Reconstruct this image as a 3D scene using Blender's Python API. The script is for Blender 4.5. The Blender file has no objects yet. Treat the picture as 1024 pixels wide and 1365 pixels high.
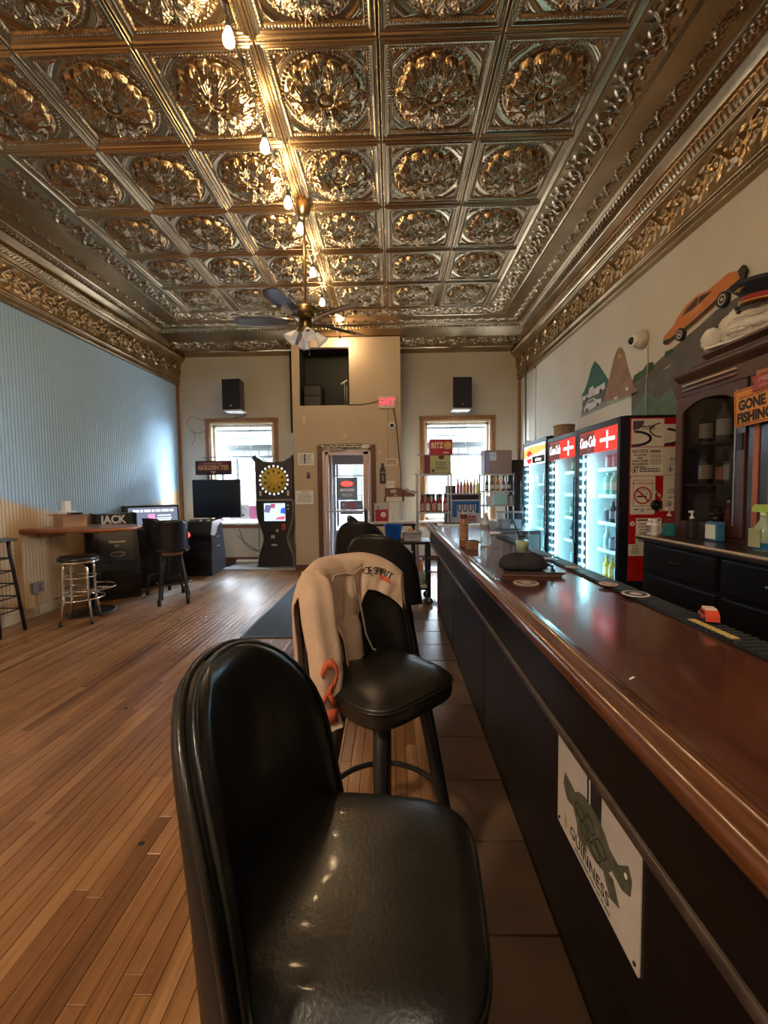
import bpy, bmesh, math, random
import numpy as np
from math import sin, cos, pi, radians, sqrt, hypot
from mathutils import Vector, Matrix
random.seed(7)
S = bpy.context.scene
COL = S.collection

# ------------------------------------------------------------------ camera
HC = 1.40
def cam_axes(pitch, yaw, roll):
    f = Vector((sin(yaw)*cos(pitch), cos(yaw)*cos(pitch), sin(pitch)))
    r = Vector((cos(yaw), -sin(yaw), 0)); u = r.cross(f)
    return cos(roll)*r + sin(roll)*u, -sin(roll)*r + cos(roll)*u, f
r_, u_, f_ = cam_axes(-.0539, -.0213, -.0122)
cd = bpy.data.cameras.new('camera'); cam = bpy.data.objects.new('camera', cd); COL.objects.link(cam)
cam.matrix_world = Matrix(((r_.x, u_.x, -f_.x, 0), (r_.y, u_.y, -f_.y, 0), (r_.z, u_.z, -f_.z, HC), (0, 0, 0, 1)))
cd.sensor_fit = 'HORIZONTAL'; cd.sensor_width = 36; cd.lens = 555.6/1024*36
cd.clip_start = .02; cd.clip_end = 200
S.camera = cam

# ------------------------------------------------------------------ world, light, exposure
W = bpy.data.worlds.new('sky'); S.world = W; W.use_nodes = True
bg = W.node_tree.nodes['Background']
bg.inputs[0].default_value = (.74, .88, 1.0, 1); bg.inputs[1].default_value = 54
S.view_settings.view_transform = 'Standard'; S.view_settings.look = 'None'
S.view_settings.exposure = 1.25; S.view_settings.gamma = 1; S.view_settings.use_curve_mapping = False
BULB = 135           # emission of each hanging bulb
BULB_COL = (1, .69, .37)
LED = 95             # emission of the cooler light strips
LED_COL = (.36, .88, 1)

def lamp(name, kind, loc, energy, color, rot=(0, 0, 0), **kw):
    l = bpy.data.lights.new(name, kind); l.energy = energy; l.color = color
    for k, v in kw.items(): setattr(l, k, v)
    o = bpy.data.objects.new(name, l); o.location = loc; o.rotation_euler = rot; COL.objects.link(o); return o
# portals: let the renderer find the sky through the two windows and the door
def portal(name, x, z, sx, sz, y=8.25):
    o = lamp(name, 'AREA', (x, y, z), 1, (1, 1, 1), (radians(-90), 0, 0), shape='RECTANGLE', size=sx, size_y=sz)
    try: o.data.cycles.is_portal = True
    except Exception: pass
portal('window_light', -2.88, 1.77, 1.3, 2.0); portal('window_light', 1.24, 1.77, 1.3, 2.0)
# unseen fill lamps added behind the photographer to brighten the near room
lamp('fill_lamp', 'AREA', (-2.3, -1.2, 3.7), 78, (1, .80, .58), (0, 0, 0), shape='DISK', size=.5)
lamp('fill_lamp', 'AREA', (0.4, -1.6, 3.7), 14, (1, .84, .66), (0, 0, 0), shape='DISK', size=.5)

# ------------------------------------------------------------------ materials
def nodes(m): return m.node_tree.nodes, m.node_tree.links
def mat(name, col, rough=.5, metal=0, spec=.5, coat=0, emit=None, es=0, var=0, scale=8, bump=0, bscale=60, alpha=1, trans=0, stretch=None, col2=None):
    m = bpy.data.materials.new(name); m.use_nodes = True
    n, l = nodes(m); b = n['Principled BSDF']
    b.inputs['Base Color'].default_value = (*col, 1); b.inputs['Roughness'].default_value = rough
    b.inputs['Metallic'].default_value = metal; b.inputs['Specular IOR Level'].default_value = spec
    if coat: b.inputs['Coat Weight'].default_value = coat; b.inputs['Coat Roughness'].default_value = .08
    if emit: b.inputs['Emission Color'].default_value = (*emit, 1); b.inputs['Emission Strength'].default_value = es
    if trans: b.inputs['Transmission Weight'].default_value = trans
    if alpha < 1: b.inputs['Alpha'].default_value = alpha
    if var or bump or col2:
        tc = n.new('ShaderNodeTexCoord'); mp = n.new('ShaderNodeMapping'); l.new(tc.outputs['Object'], mp.inputs[0])
        if stretch: mp.inputs['Scale'].default_value = stretch
    if var or col2:
        t = n.new('ShaderNodeTexNoise'); t.inputs['Scale'].default_value = scale; t.inputs['Detail'].default_value = 6
        l.new(mp.outputs[0], t.inputs[0])
        r = n.new('ShaderNodeValToRGB'); r.color_ramp.elements[0].position = .3; r.color_ramp.elements[1].position = .7
        c2 = col2 or tuple(min(1, c*(1+var)) for c in col); c1 = tuple(c*(1-var) for c in col) if not col2 else col
        r.color_ramp.elements[0].color = (*c1, 1); r.color_ramp.elements[1].color = (*c2, 1)
        l.new(t.outputs[0], r.inputs[0]); l.new(r.outputs[0], b.inputs['Base Color'])
    if bump:
        t2 = n.new('ShaderNodeTexNoise'); t2.inputs['Scale'].default_value = bscale; t2.inputs['Detail'].default_value = 4
        l.new(mp.outputs[0], t2.inputs[0]); bp = n.new('ShaderNodeBump'); bp.inputs['Strength'].default_value = bump
        bp.inputs['Distance'].default_value = .01; l.new(t2.outputs[0], bp.inputs['Height']); l.new(bp.outputs[0], b.inputs['Normal'])
    return m
def glass_mat(name, tint=(1, 1, 1), gloss=.10, rough=.02):
    """thin pane: see-through with a fresnel reflection"""
    m = bpy.data.materials.new(name); m.use_nodes = True; n, l = nodes(m); n.remove(n['Principled BSDF'])
    t = n.new('ShaderNodeBsdfTransparent'); t.inputs[0].default_value = (*tint, 1)
    g = n.new('ShaderNodeBsdfGlossy'); g.inputs['Roughness'].default_value = rough
    lw = n.new('ShaderNodeLayerWeight'); lw.inputs[0].default_value = .5          # 1-cos, the same from both faces
    pw = n.new('ShaderNodeMath'); pw.operation = 'POWER'; pw.inputs[1].default_value = 5; l.new(lw.outputs['Facing'], pw.inputs[0])
    ml = n.new('ShaderNodeMath'); ml.operation = 'MULTIPLY_ADD'; ml.inputs[1].default_value = .9; ml.inputs[2].default_value = .03; l.new(pw.outputs[0], ml.inputs[0])
    mx = n.new('ShaderNodeMixShader'); l.new(ml.outputs[0], mx.inputs[0]); l.new(t.outputs[0], mx.inputs[1]); l.new(g.outputs[0], mx.inputs[2])
    l.new(mx.outputs[0], n['Material Output'].inputs[0]); return m
def emit_mat(name, col, s):
    m = bpy.data.materials.new(name); m.use_nodes = True; n, l = nodes(m); n.remove(n['Principled BSDF'])
    e = n.new('ShaderNodeEmission'); e.inputs[0].default_value = (*col, 1); e.inputs[1].default_value = s
    l.new(e.outputs[0], n['Material Output'].inputs[0]); return m
_plain = {}
def P(col, rough=.5, metal=0):
    k = (col, rough, metal)
    if k not in _plain: _plain[k] = mat('paint', col, rough, metal)
    return _plain[k]

tin = mat('pressed_tin', (.29, .20, .108), .27, .94, bump=.04, bscale=60, col2=(.43, .315, .185), scale=2.2)
vinyl = mat('black_vinyl', (.010, .009, .007), .33, 0, .4, coat=.12, bump=.10, bscale=140, var=.3)
vinyl_dark = mat('black_vinyl_back', (.008, .008, .009), .45, 0, .35, bump=.06, bscale=140)
black = mat('black_plastic', (.010, .010, .013), .40)
black_metal = mat('black_metal', (.012, .012, .014), .35, .2)
navy = mat('black_laminate', (.011, .012, .020), .30, var=.2)
chrome = mat('chrome', (.75, .72, .70), .12, 1)
steel = mat('brushed_steel', (.55, .56, .58), .3, 1)
brass = mat('antique_brass', (.30, .21, .10), .3, 1)
bar_wood = mat('varnished_red_mahogany', (.042, .010, .006), .20, 0, .45, coat=.3, col2=(.078, .020, .010), scale=5, stretch=(6, .6, 6))
rail_wood = mat('varnished_rail_oak', (.060, .018, .007), .22, 0, .5, coat=.45, col2=(.125, .044, .016), scale=9, stretch=(8, .5, 8))
dark_wood = mat('dark_stained_wood', (.020, .009, .008), .32, col2=(.036, .016, .012), scale=6, stretch=(1, 1, .15), coat=.2)
black_wood = mat('near_black_panel', (.004, .0025, .003), .34, 0, .22, col2=(.009, .005, .005), scale=6, stretch=(3, .3, 3))
hutch_wood = mat('mahogany_cabinet', (.050, .019, .012), .34, col2=(.085, .033, .020), scale=6, stretch=(1, 1, .15), coat=.15)
orange_wood = mat('light_pilaster_wood', (.30, .085, .030), .4, col2=(.40, .13, .05), scale=8, stretch=(1, 1, .1))
table_wood = mat('table_plank_wood', (.20, .062, .020), .28, coat=.3, col2=(.34, .12, .045), scale=9, stretch=(.5, 5, 5))
casing_wood = mat('window_casing_wood', (.22, .10, .04), .4, col2=(.32, .16, .07), scale=6, stretch=(2, 2, .3))
door_casing = mat('door_casing_wood', (.10, .04, .03), .4, var=.2)
wall_grey = mat('beige_wall_paint', (.53, .495, .41), .6, var=.05, scale=2, bump=.05, bscale=120)
wall_tan = mat('tan_wall_paint', (.52, .415, .30), .6, var=.05, scale=2, bump=.05, bscale=120)
white = mat('white_paint', (.75, .74, .72), .5)
paper = mat('paper', (.72, .66, .56), .7, var=.06, scale=6)
white_paper = mat('white_paper', (.82, .82, .80), .7)
ink = mat('black_ink', (.015, .014, .014), .6)
grey_ink = mat('grey_ink', (.16, .15, .14), .6)
red_ink = mat('red_ink', (.50, .03, .02), .6)
cola_red = mat('cola_red_vinyl', (.42, .012, .014), .32, var=.12, scale=3)
cardboard = mat('cardboard', (.36, .20, .10), .75, var=.12, scale=9)
pane = glass_mat('window_glass'); clear = glass_mat('clear_glass', (.93, .96, .97)); clear_plastic = glass_mat('clear_plastic', (.86, .92, .97))
dark_pane = glass_mat('cabinet_glass', (.72, .74, .76))

# ------------------------------------------------------------------ mesh builder
class MB:
    def __init__(s): s.v = []; s.f = []; s.sm = []
    def add(s, vs, fs, smooth=False):
        o = len(s.v); s.v += [tuple(v) for v in vs]; s.f += [tuple(i+o for i in f) for f in fs]; s.sm += [smooth]*len(fs); return s
    def box(s, x0, x1, y0, y1, z0, z1, b=0):
        if b <= 0:
            vs = [(x, y, z) for x in (x0, x1) for y in (y0, y1) for z in (z0, z1)]
            return s.add(vs, [(0, 1, 3, 2), (4, 6, 7, 5), (0, 4, 5, 1), (2, 3, 7, 6), (0, 2, 6, 4), (1, 5, 7, 3)])
        b = min(b, (x1-x0)/2.01, (y1-y0)/2.01, (z1-z0)/2.01)
        bm = bmesh.new(); bmesh.ops.create_cube(bm, size=1)
        for v in bm.verts: v.co = Vector(((x0+x1)/2+v.co.x*(x1-x0), (y0+y1)/2+v.co.y*(y1-y0), (z0+z1)/2+v.co.z*(z1-z0)))
        bmesh.ops.bevel(bm, geom=bm.edges[:], offset=b, segments=2, affect='EDGES', profile=.6)
        bm.verts.index_update(); s.add([v.co[:] for v in bm.verts], [[v.index for v in f.verts] for f in bm.faces], False); bm.free(); return s
    def lathe(s, prof, c=(0, 0, 0), n=20, smooth=True, axis='z', cap=True):
        vs, fs = [], []
        for r, z in prof:
            for k in range(n):
                a = 2*pi*k/n; p = (r*cos(a), r*sin(a), z)
                if axis == 'x': p = (z, r*cos(a), r*sin(a))
                elif axis == 'y': p = (r*sin(a), z, r*cos(a))
                vs.append((p[0]+c[0], p[1]+c[1], p[2]+c[2]))
        m = len(prof)
        for i in range(m-1):
            for k in range(n): fs.append((i*n+k, i*n+(k+1) % n, (i+1)*n+(k+1) % n, (i+1)*n+k))
        s.add(vs, fs, smooth)
        if cap:
            o = len(s.v)-m*n
            s.f.append(tuple(o+k for k in reversed(range(n)))); s.sm.append(False)
            s.f.append(tuple(o+(m-1)*n+k for k in range(n))); s.sm.append(False)
        return s
    def cyl(s, c, r, h, n=20, axis='z', r2=None): return s.lathe([(r, 0), (r if r2 is None else r2, h)], c, n, True, axis)
    def tube(s, pts, r, n=8, closed=False, caps=True):
        pts = [Vector(p) for p in pts]; m = len(pts); vs, fs = [], []
        rr = r if isinstance(r, (list, tuple)) else [r]*m
        up = None
        for i, p in enumerate(pts):
            if closed: t = pts[(i+1) % m]-pts[i-1]
            else: t = pts[min(i+1, m-1)]-pts[max(i-1, 0)]
            t.normalize()
            if up is None: up = Vector((0, 0, 1)) if abs(t.z) < .9 else Vector((1, 0, 0))
            a = t.cross(up)
            if a.length < 1e-5: a = t.cross(Vector((0, 1, 0)))
            a.normalize(); b = t.cross(a).normalized(); up = -b if False else up
            for k in range(n):
                q = p + rr[i]*(cos(2*pi*k/n)*a + sin(2*pi*k/n)*b); vs.append(q[:])
        for i in range(m if closed else m-1):
            j = (i+1) % m
            for k in range(n): fs.append((i*n+k, i*n+(k+1) % n, j*n+(k+1) % n, j*n+k))
        s.add(vs, fs, True)
        if caps and not closed:
            o = len(s.v)-m*n; s.f.append(tuple(o+k for k in range(n))); s.sm.append(False)
            s.f.append(tuple(o+(m-1)*n+k for k in reversed(range(n)))); s.sm.append(False)
        return s
    def prism(s, poly, a0, a1, axis='z'):
        """poly: 2-D outline, extruded along axis. z: (x,y); y: (x,z); x: (y,z)"""
        n = len(poly); vs = []
        for a in (a0, a1):
            for p in poly: vs.append((p[0], p[1], a) if axis == 'z' else (p[0], a, p[1]) if axis == 'y' else (a, p[0], p[1]))
        fs = [tuple(range(n))[::-1], tuple(range(n, 2*n))] + [(i, (i+1) % n, n+(i+1) % n, n+i) for i in range(n)]
        return s.add(vs, fs)
    def grid(s, pts, smooth=True, closed_u=False):
        """pts: rows of points"""
        h, w = len(pts), len(pts[0]); vs = [p for r in pts for p in r]; fs = []
        for i in range(h-1):
            for j in range(w if closed_u else w-1): fs.append((i*w+j, i*w+(j+1) % w, (i+1)*w+(j+1) % w, (i+1)*w+j))
        return s.add(vs, fs, smooth)
    def move(s, M):
        s.v = [(M @ Vector(v))[:] for v in s.v]; return s
    def ball(s, c, rx, ry=None, rz=None, n=14, m=9):
        ry = ry or rx; rz = rz or rx
        vs = [(c[0], c[1], c[2]-rz)]; fs = []
        for i in range(1, m):
            a = pi*i/m
            for k in range(n): vs.append((c[0]+rx*sin(a)*cos(2*pi*k/n), c[1]+ry*sin(a)*sin(2*pi*k/n), c[2]-rz*cos(a)))
        vs.append((c[0], c[1], c[2]+rz)); t = len(vs)-1
        for k in range(n):
            fs.append((0, 1+(k+1) % n, 1+k))
            for i in range(m-2): fs.append((1+i*n+k, 1+i*n+(k+1) % n, 1+(i+1)*n+(k+1) % n, 1+(i+1)*n+k))
            fs.append((1+(m-2)*n+k, 1+(m-2)*n+(k+1) % n, t))
        return s.add(vs, fs, True)
    def mesh(s, name, m, fix=True):
        me = bpy.data.meshes.new(name); me.from_pydata(s.v, [], s.f); me.polygons.foreach_set('use_smooth', s.sm)
        if fix:
            bm = bmesh.new(); bm.from_mesh(me); bmesh.ops.recalc_face_normals(bm, faces=bm.faces); bm.to_mesh(me); bm.free()
        if m: me.materials.append(m)
        me.update(); return me
    def build(s, name, m, parent=None, loc=(0, 0, 0), rot=(0, 0, 0), fix=True):
        o = bpy.data.objects.new(name, s.mesh(name, m, fix)); COL.objects.link(o); o.location = loc; o.rotation_euler = rot
        if parent: o.parent = parent
        return o
def inst(name, me, parent=None, loc=(0, 0, 0), rot=(0, 0, 0), scale=(1, 1, 1)):
    o = bpy.data.objects.new(name, me); COL.objects.link(o); o.location = loc; o.rotation_euler = rot; o.scale = scale
    if parent: o.parent = parent
    return o
def tag(o, label=None, cat=None, group=None, kind=None):
    if label: o['label'] = label
    if cat: o['category'] = cat
    if group: o['group'] = group
    if kind: o['kind'] = kind
    return o
def thing(name, label, cat, loc=(0, 0, 0), rot=(0, 0, 0), group=None):
    o = bpy.data.objects.new(name, None); COL.objects.link(o); o.empty_display_size = .05
    o.location = loc; o.rotation_euler = rot if not isinstance(rot, (int, float)) else (0, 0, rot)
    return tag(o, label, cat, group)
def struct(name, mb, m, parent=None):
    o = mb.build(name, m, parent)
    if not parent: o['kind'] = 'structure'
    return o
def dup(root, loc, rot=None, label=None, group=None):
    r = root.copy(); COL.objects.link(r); r.location = loc
    if rot is not None: r.rotation_euler = rot if not isinstance(rot, (int, float)) else (0, 0, rot)
    if label: r['label'] = label
    if group: r['group'] = group
    for ch in list(root.children):
        c = ch.copy(); COL.objects.link(c); c.parent = r
        for g in list(ch.children):
            d = g.copy(); COL.objects.link(d); d.parent = c
    return r
def text(s, size, m, parent=None, loc=(0, 0, 0), rot=(0, 0, 0), name='lettering', ax='CENTER', sx=1, ext=.0006, shear=0, bold=0, spacing=1):
    c = bpy.data.curves.new(name, 'FONT'); c.body = s; c.size = size; c.align_x = ax; c.align_y = 'CENTER'; c.extrude = ext
    c.shear = shear; c.offset = bold; c.space_character = spacing; c.resolution_u = 3
    t0 = bpy.data.objects.new('t', c); me = bpy.data.meshes.new_from_object(t0); bpy.data.objects.remove(t0); bpy.data.curves.remove(c)
    me.materials.clear(); me.materials.append(m); o = bpy.data.objects.new(name, me); COL.objects.link(o); o.location = loc; o.rotation_euler = rot
    o.scale = (sx, 1, 1)
    if parent: o.parent = parent
    return o
FB = (pi/2, 0, 0)          # faces the camera end (-Y)
FL = (pi/2, 0, -pi/2)      # faces -X
FR = (pi/2, 0, pi/2)       # faces +X
def rrect(w, h, r, n=5, cx=0, cy=0):
    out = []
    for (sx, sy, a0) in ((1, 1, 0), (-1, 1, pi/2), (-1, -1, pi), (1, -1, 3*pi/2)):
        for k in range(n+1):
            a = a0+pi/2*k/n; out.append((cx+sx*(w/2-r)+r*cos(a), cy+sy*(h/2-r)+r*sin(a)))
    return out
def ellipse(rx, ry, n=24, cx=0, cy=0, a0=0): return [(cx+rx*cos(a0+2*pi*k/n), cy+ry*sin(a0+2*pi*k/n)) for k in range(n)]
def ring2(mb, rx, ry, w, z0, z1, cx=0, cy=0, n=28):
    o, i = ellipse(rx, ry, n, cx, cy), ellipse(rx-w, ry-w, n, cx, cy)
    for k in range(n):
        j = (k+1) % n; mb.prism([o[k], o[j], i[j], i[k]], z0, z1)
    return mb
def stroke2(mb, pts, w, z0, z1):
    """a flat painted stroke of width w along 2-D points"""
    for a, b in zip(pts[:-1], pts[1:]):
        d = Vector((b[0]-a[0], b[1]-a[1])); L = d.length
        if L < 1e-6: continue
        d /= L; nx, ny = -d.y*w/2, d.x*w/2; ex, ey = d.x*w*.3, d.y*w*.3
        mb.prism([(a[0]-ex+nx, a[1]-ey+ny), (a[0]-ex-nx, a[1]-ey-ny), (b[0]+ex-nx, b[1]+ey-ny), (b[0]+ex+nx, b[1]+ey+ny)], z0, z1)
    return mb
def text_lines(parent, x0, x1, ys, h, z, m, name='print_line'):
    """rows of print too small to read"""
    mb = MB(); rnd = random.Random(int(abs(x0*977+ys[0]*331)*100))
    for y in ys:
        x = x0+rnd.random()*.08*(x1-x0); e = x1-rnd.random()*.15*(x1-x0)
        while x < e:
            w = (x1-x0)*(.06+.12*rnd.random()); mb.box(x, min(x+w, e), y-h/2, y+h/2, z, z+.0006); x += w+(x1-x0)*.025
    return tag(mb.build(name, m, parent), kind='stuff')
# ================================================================== ROOM SHELL
XL, XR, YB, YC, ZC = -4.10, 2.42, 8.0, 7.30, 4.055     # left wall, right wall, window wall, entrance bump, ceiling
YF = -3.2

# ---- floor
floor_wood = bpy.data.materials.new('oak_floor'); floor_wood.use_nodes = True
n, l = nodes(floor_wood); b = n['Principled BSDF']
oi = n.new('ShaderNodeObjectInfo'); gm = n.new('ShaderNodeNewGeometry'); ad = n.new('ShaderNodeMath'); ad.operation = 'ADD'
l.new(oi.outputs['Random'], ad.inputs[0]); l.new(gm.outputs['Random Per Island'], ad.inputs[1])
fr = n.new('ShaderNodeMath'); fr.operation = 'FRACT'; l.new(ad.outputs[0], fr.inputs[0])
rp = n.new('ShaderNodeValToRGB'); e = rp.color_ramp.elements
e[0].color = (.185, .080, .026, 1); e[1].color = (.42, .225, .095, 1); e[1].position = 1
x = e.new(.25); x.color = (.30, .138, .048, 1); x = e.new(.7); x.color = (.34, .17, .065, 1)
l.new(fr.outputs[0], rp.inputs[0])
mp = n.new('ShaderNodeMapping'); mp.inputs['Scale'].default_value = (60, 2.2, 60); l.new(gm.outputs['Position'], mp.inputs[0])
mo = n.new('ShaderNodeVectorMath'); mo.operation = 'ADD'; l.new(mp.outputs[0], mo.inputs[0])
sc = n.new('ShaderNodeMath'); sc.operation = 'MULTIPLY'; sc.inputs[1].default_value = 40; l.new(fr.outputs[0], sc.inputs[0]); l.new(sc.outputs[0], mo.inputs[1])
t = n.new('ShaderNodeTexNoise'); t.inputs['Scale'].default_value = 1; t.inputs['Detail'].default_value = 8; t.inputs['Roughness'].default_value = .65; l.new(mo.outputs[0], t.inputs[0])
r2 = n.new('ShaderNodeValToRGB'); r2.color_ramp.elements[0].position = .28; r2.color_ramp.elements[0].color = (.42, .36, .30, 1)
r2.color_ramp.elements[1].position = .62; r2.color_ramp.elements[1].color = (1, 1, 1, 1); l.new(t.outputs[0], r2.inputs[0])
mx = n.new('ShaderNodeMix'); mx.data_type = 'RGBA'; mx.blend_type = 'MULTIPLY'; mx.inputs['Factor'].default_value = .85
l.new(rp.outputs[0], mx.inputs['A']); l.new(r2.outputs[0], mx.inputs['B'])
# traffic dirt, large soft patches
t3 = n.new('ShaderNodeTexNoise'); t3.inputs['Scale'].default_value = 1.3; t3.inputs['Detail'].default_value = 5; l.new(gm.outputs['Position'], t3.inputs[0])
r3 = n.new('ShaderNodeValToRGB'); r3.color_ramp.elements[0].position = .35; r3.color_ramp.elements[0].color = (.66, .60, .54, 1); r3.color_ramp.elements[1].position = .6; l.new(t3.outputs[0], r3.inputs[0])
m2 = n.new('ShaderNodeMix'); m2.data_type = 'RGBA'; m2.blend_type = 'MULTIPLY'; m2.inputs['Factor'].default_value = .8
l.new(mx.outputs['Result'], m2.inputs['A']); l.new(r3.outputs[0], m2.inputs['B'])
l.new(m2.outputs['Result'], b.inputs['Base Color']); b.inputs['Roughness'].default_value = .36; b.inputs['Coat Weight'].default_value = .30; b.inputs['Coat Roughness'].default_value = .22
bp = n.new('ShaderNodeBump'); bp.inputs['Strength'].default_value = .12; bp.inputs['Distance'].default_value = .004; l.new(t.outputs[0], bp.inputs['Height']); l.new(bp.outputs[0], b.inputs['Normal'])

joint = mat('floor_joint', (.030, .013, .006), .8)
floor = struct('floor', MB().box(XL-.1, XR+.1, YF, YB+.2, -.12, -.012), joint)
bw = .057; XT0, XT1 = .17, .51
def board_mb(x0, x1, y0, y1, mb=None, c=.0016):
    mb = mb or MB(); z0, z1 = -.012, 0
    vs = [(x0, y0, z0), (x1, y0, z0), (x1, y1, z0), (x0, y1, z0), (x0, y0, z1-c), (x1, y0, z1-c), (x1, y1, z1-c), (x0, y1, z1-c),
          (x0+c, y0+c, z1), (x1-c, y0+c, z1), (x1-c, y1-c, z1), (x0+c, y1-c, z1)]
    return mb.add(vs, [(0, 1, 5, 4), (1, 2, 6, 5), (2, 3, 7, 6), (3, 0, 4, 7), (4, 5, 9, 8), (5, 6, 10, 9), (6, 7, 11, 10), (7, 4, 8, 11), (8, 9, 10, 11)])
rnd = random.Random(3); boards = []
ncol = int((XT0-XL)/bw)
for i in range(ncol+1):
    x0 = XT0-(i+1)*bw
    y = -.6-rnd.random()*1.2
    while y < YC-.02:
        y1 = min(y+.45+rnd.random()*1.5, YC-.02)
        if YC-.02-y1 < .2: y1 = YC-.02
        boards.append((max(x0, XL+.002), x0+bw, y, y1)); y = y1
for i in range(13):                                     # boards showing past the end of the tile strip
    boards.append((XT0+i*bw, XT0+(i+1)*bw, 4.62, YC-.02))
def seen(bd):
    x0, x1, y0, y1 = bd
    ya = max(y0, 1.0)
    return y1 > 1.05 and max(x0, -1e9) > -.97*y1-.1
vis = sorted([bd for bd in boards if seen(bd)], key=lambda q: hypot((q[0]+q[1])/2, max(q[2], 1.05)))
near = vis[:280]; nset = set(near)
lens_ = {}
for bd in near:
    L = round((bd[3]-bd[2])/.15)*.15 or .15; w = round(bd[1]-bd[0], 3)
    k = (L, w)
    if k not in lens_: lens_[k] = board_mb(.0006, w-.0006, .0006, L-.0006).mesh('floor_board', floor_wood)
    inst('floor_board', lens_[k], floor, (bd[0], bd[2], 0), scale=(1, (bd[3]-bd[2])/L, 1))
mb = MB()
for bd in boards:
    if bd not in nset: board_mb(bd[0]+.0006, bd[1]-.0006, bd[2]+.0006, bd[3]-.0006, mb)
tag(mb.build('floor_boards_beyond', floor_wood, floor), kind='stuff')
for (kx, ky, kr) in ((-1.02, 1.845, .014), (-1.02, 1.57, .013), (-1.75, 2.6, .012)):      # dark plugs in the boards
    MB().lathe([(kr, 0), (kr*.9, .0012), (kr*.5, .0016)], (kx, ky, 0), 12).build('floor_plug', ink, floor)
# tile strip along the foot of the bar
tile_m = mat('quarry_tile', (.105, .062, .040), .42, var=.25, scale=4, bump=.15, bscale=40)
tm = MB().box(.003, .337, .003, .345, -.012, .003, .004).mesh('floor_tile', tile_m)
grout = MB().box(XT0, XT1+.2, -1, 4.6, -.012, -.002).build('tile_grout', mat('grout', (.05, .032, .024), .9), floor)
for k in range(13):
    inst('floor_tile', tm, floor, (XT0, .19+k*.35-.19+.19, 0), scale=(1, 1, 1))
# work side of the bar: dark mat underfoot
MB().box(.95, 1.80, .0, 4.7, -.012, .006).build('rubber_floor_mat', black, floor)
# raised strip of pale vinyl in front of the windows
vinyl_floor = mat('pale_blue_vinyl_floor', (.34, .37, .42), .30, var=.15, scale=3)
struct('floor_ledge', MB().box(XL, -1.73, YC-.02, YB, -.012, .022, .004).box(.16, XR, YC-.02, YB, -.012, .022, .004), vinyl_floor)

# ---- left wall: beadboard, cream with a blue camera tint put in above a sagging edge
bead = bpy.data.materials.new('beadboard_tint'); bead.use_nodes = True; n, l = nodes(bead); b = n['Principled BSDF']
gm = n.new('ShaderNodeNewGeometry'); sp = n.new('ShaderNodeSeparateXYZ'); l.new(gm.outputs['Position'], sp.inputs[0])
def mth(op, a, c=None):
    q = n.new('ShaderNodeMath'); q.operation = op
    for i, v in enumerate((a, c)):
        if v is None: continue
        if isinstance(v, (int, float)): q.inputs[i].default_value = v
        else: l.new(v, q.inputs[i])
    return q.outputs[0]
dy = mth('SUBTRACT', sp.outputs[1], 5.95); edge = mth('ADD', mth('MULTIPLY', mth('MULTIPLY', dy, dy), .10), 1.07)
f = mth('MULTIPLY', mth('SUBTRACT', sp.outputs[2], edge), 14); 
mr = n.new('ShaderNodeClamp'); l.new(mth('ADD', f, .5), mr.inputs[0])
mx = n.new('ShaderNodeMix'); mx.data_type = 'RGBA'; l.new(mr.outputs[0], mx.inputs['Factor'])
mx.inputs['A'].default_value = (.60, .43, .25, 1); mx.inputs['B'].default_value = (.36, .53, .68, 1)
l.new(mx.outputs['Result'], b.inputs['Base Color']); b.inputs['Roughness'].default_value = .5
mb = MB(); pts = []; y = YF
while y < YB:
    pts += [(XL, y), (XL, y+.032), (XL-.0035, y+.035), (XL-.0005, y+.0375), (XL-.0035, y+.040)]; y += .043
for (p, q) in zip(pts[:-1], pts[1:]):
    mb.add([(p[0], p[1], 0), (q[0], q[1], 0), (q[0], q[1], 3.6), (p[0], p[1], 3.6)], [(0, 1, 2, 3)])
mb.box(XL-.15, XL-.006, YF, YB+.3, -.1, ZC+.1)
struct('wall_left', mb, bead)
struct('baseboard_left', MB().box(XL, XL+.016, YF, YB, 0, .12, .004), mat('cream_trim_paint', (.50, .37, .22), .5))
# ---- right wall
struct('wall_right', MB().box(XR, XR+.15, YF, YB+.3, -.1, ZC+.1), mat('cream_grey_wall_paint', (.56, .535, .46), .6, var=.05, scale=2, bump=.05, bscale=120))
struct('wall_front', MB().box(XL-.1, XR+.1, YF-.15, YF, -.1, ZC+.1), wall_tan)
# ---- window wall with two openings
W1 = (-3.50, -2.25, .80, 2.72); W2 = (.60, 1.88, .80, 2.70)     # x0, x1, z0, z1 of the openings
mb = MB(); y0, y1 = YB, YB+.16
mb.box(XL-.1, W1[0], y0, y1, -.1, ZC+.1).box(W1[1], -1.72, y0, y1, -.1, ZC+.1).box(W1[0], W1[1], y0, y1, -.1, W1[2]).box(W1[0], W1[1], y0, y1, W1[3], ZC+.1)
mb.box(.15, W2[0], y0, y1, -.1, ZC+.1).box(W2[1], XR+.1, y0, y1, -.1, ZC+.1).box(W2[0], W2[1], y0, y1, -.1, W2[2]).box(W2[0], W2[1], y0, y1, W2[3], ZC+.1)
struct('wall_back', mb, wall_grey)
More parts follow.
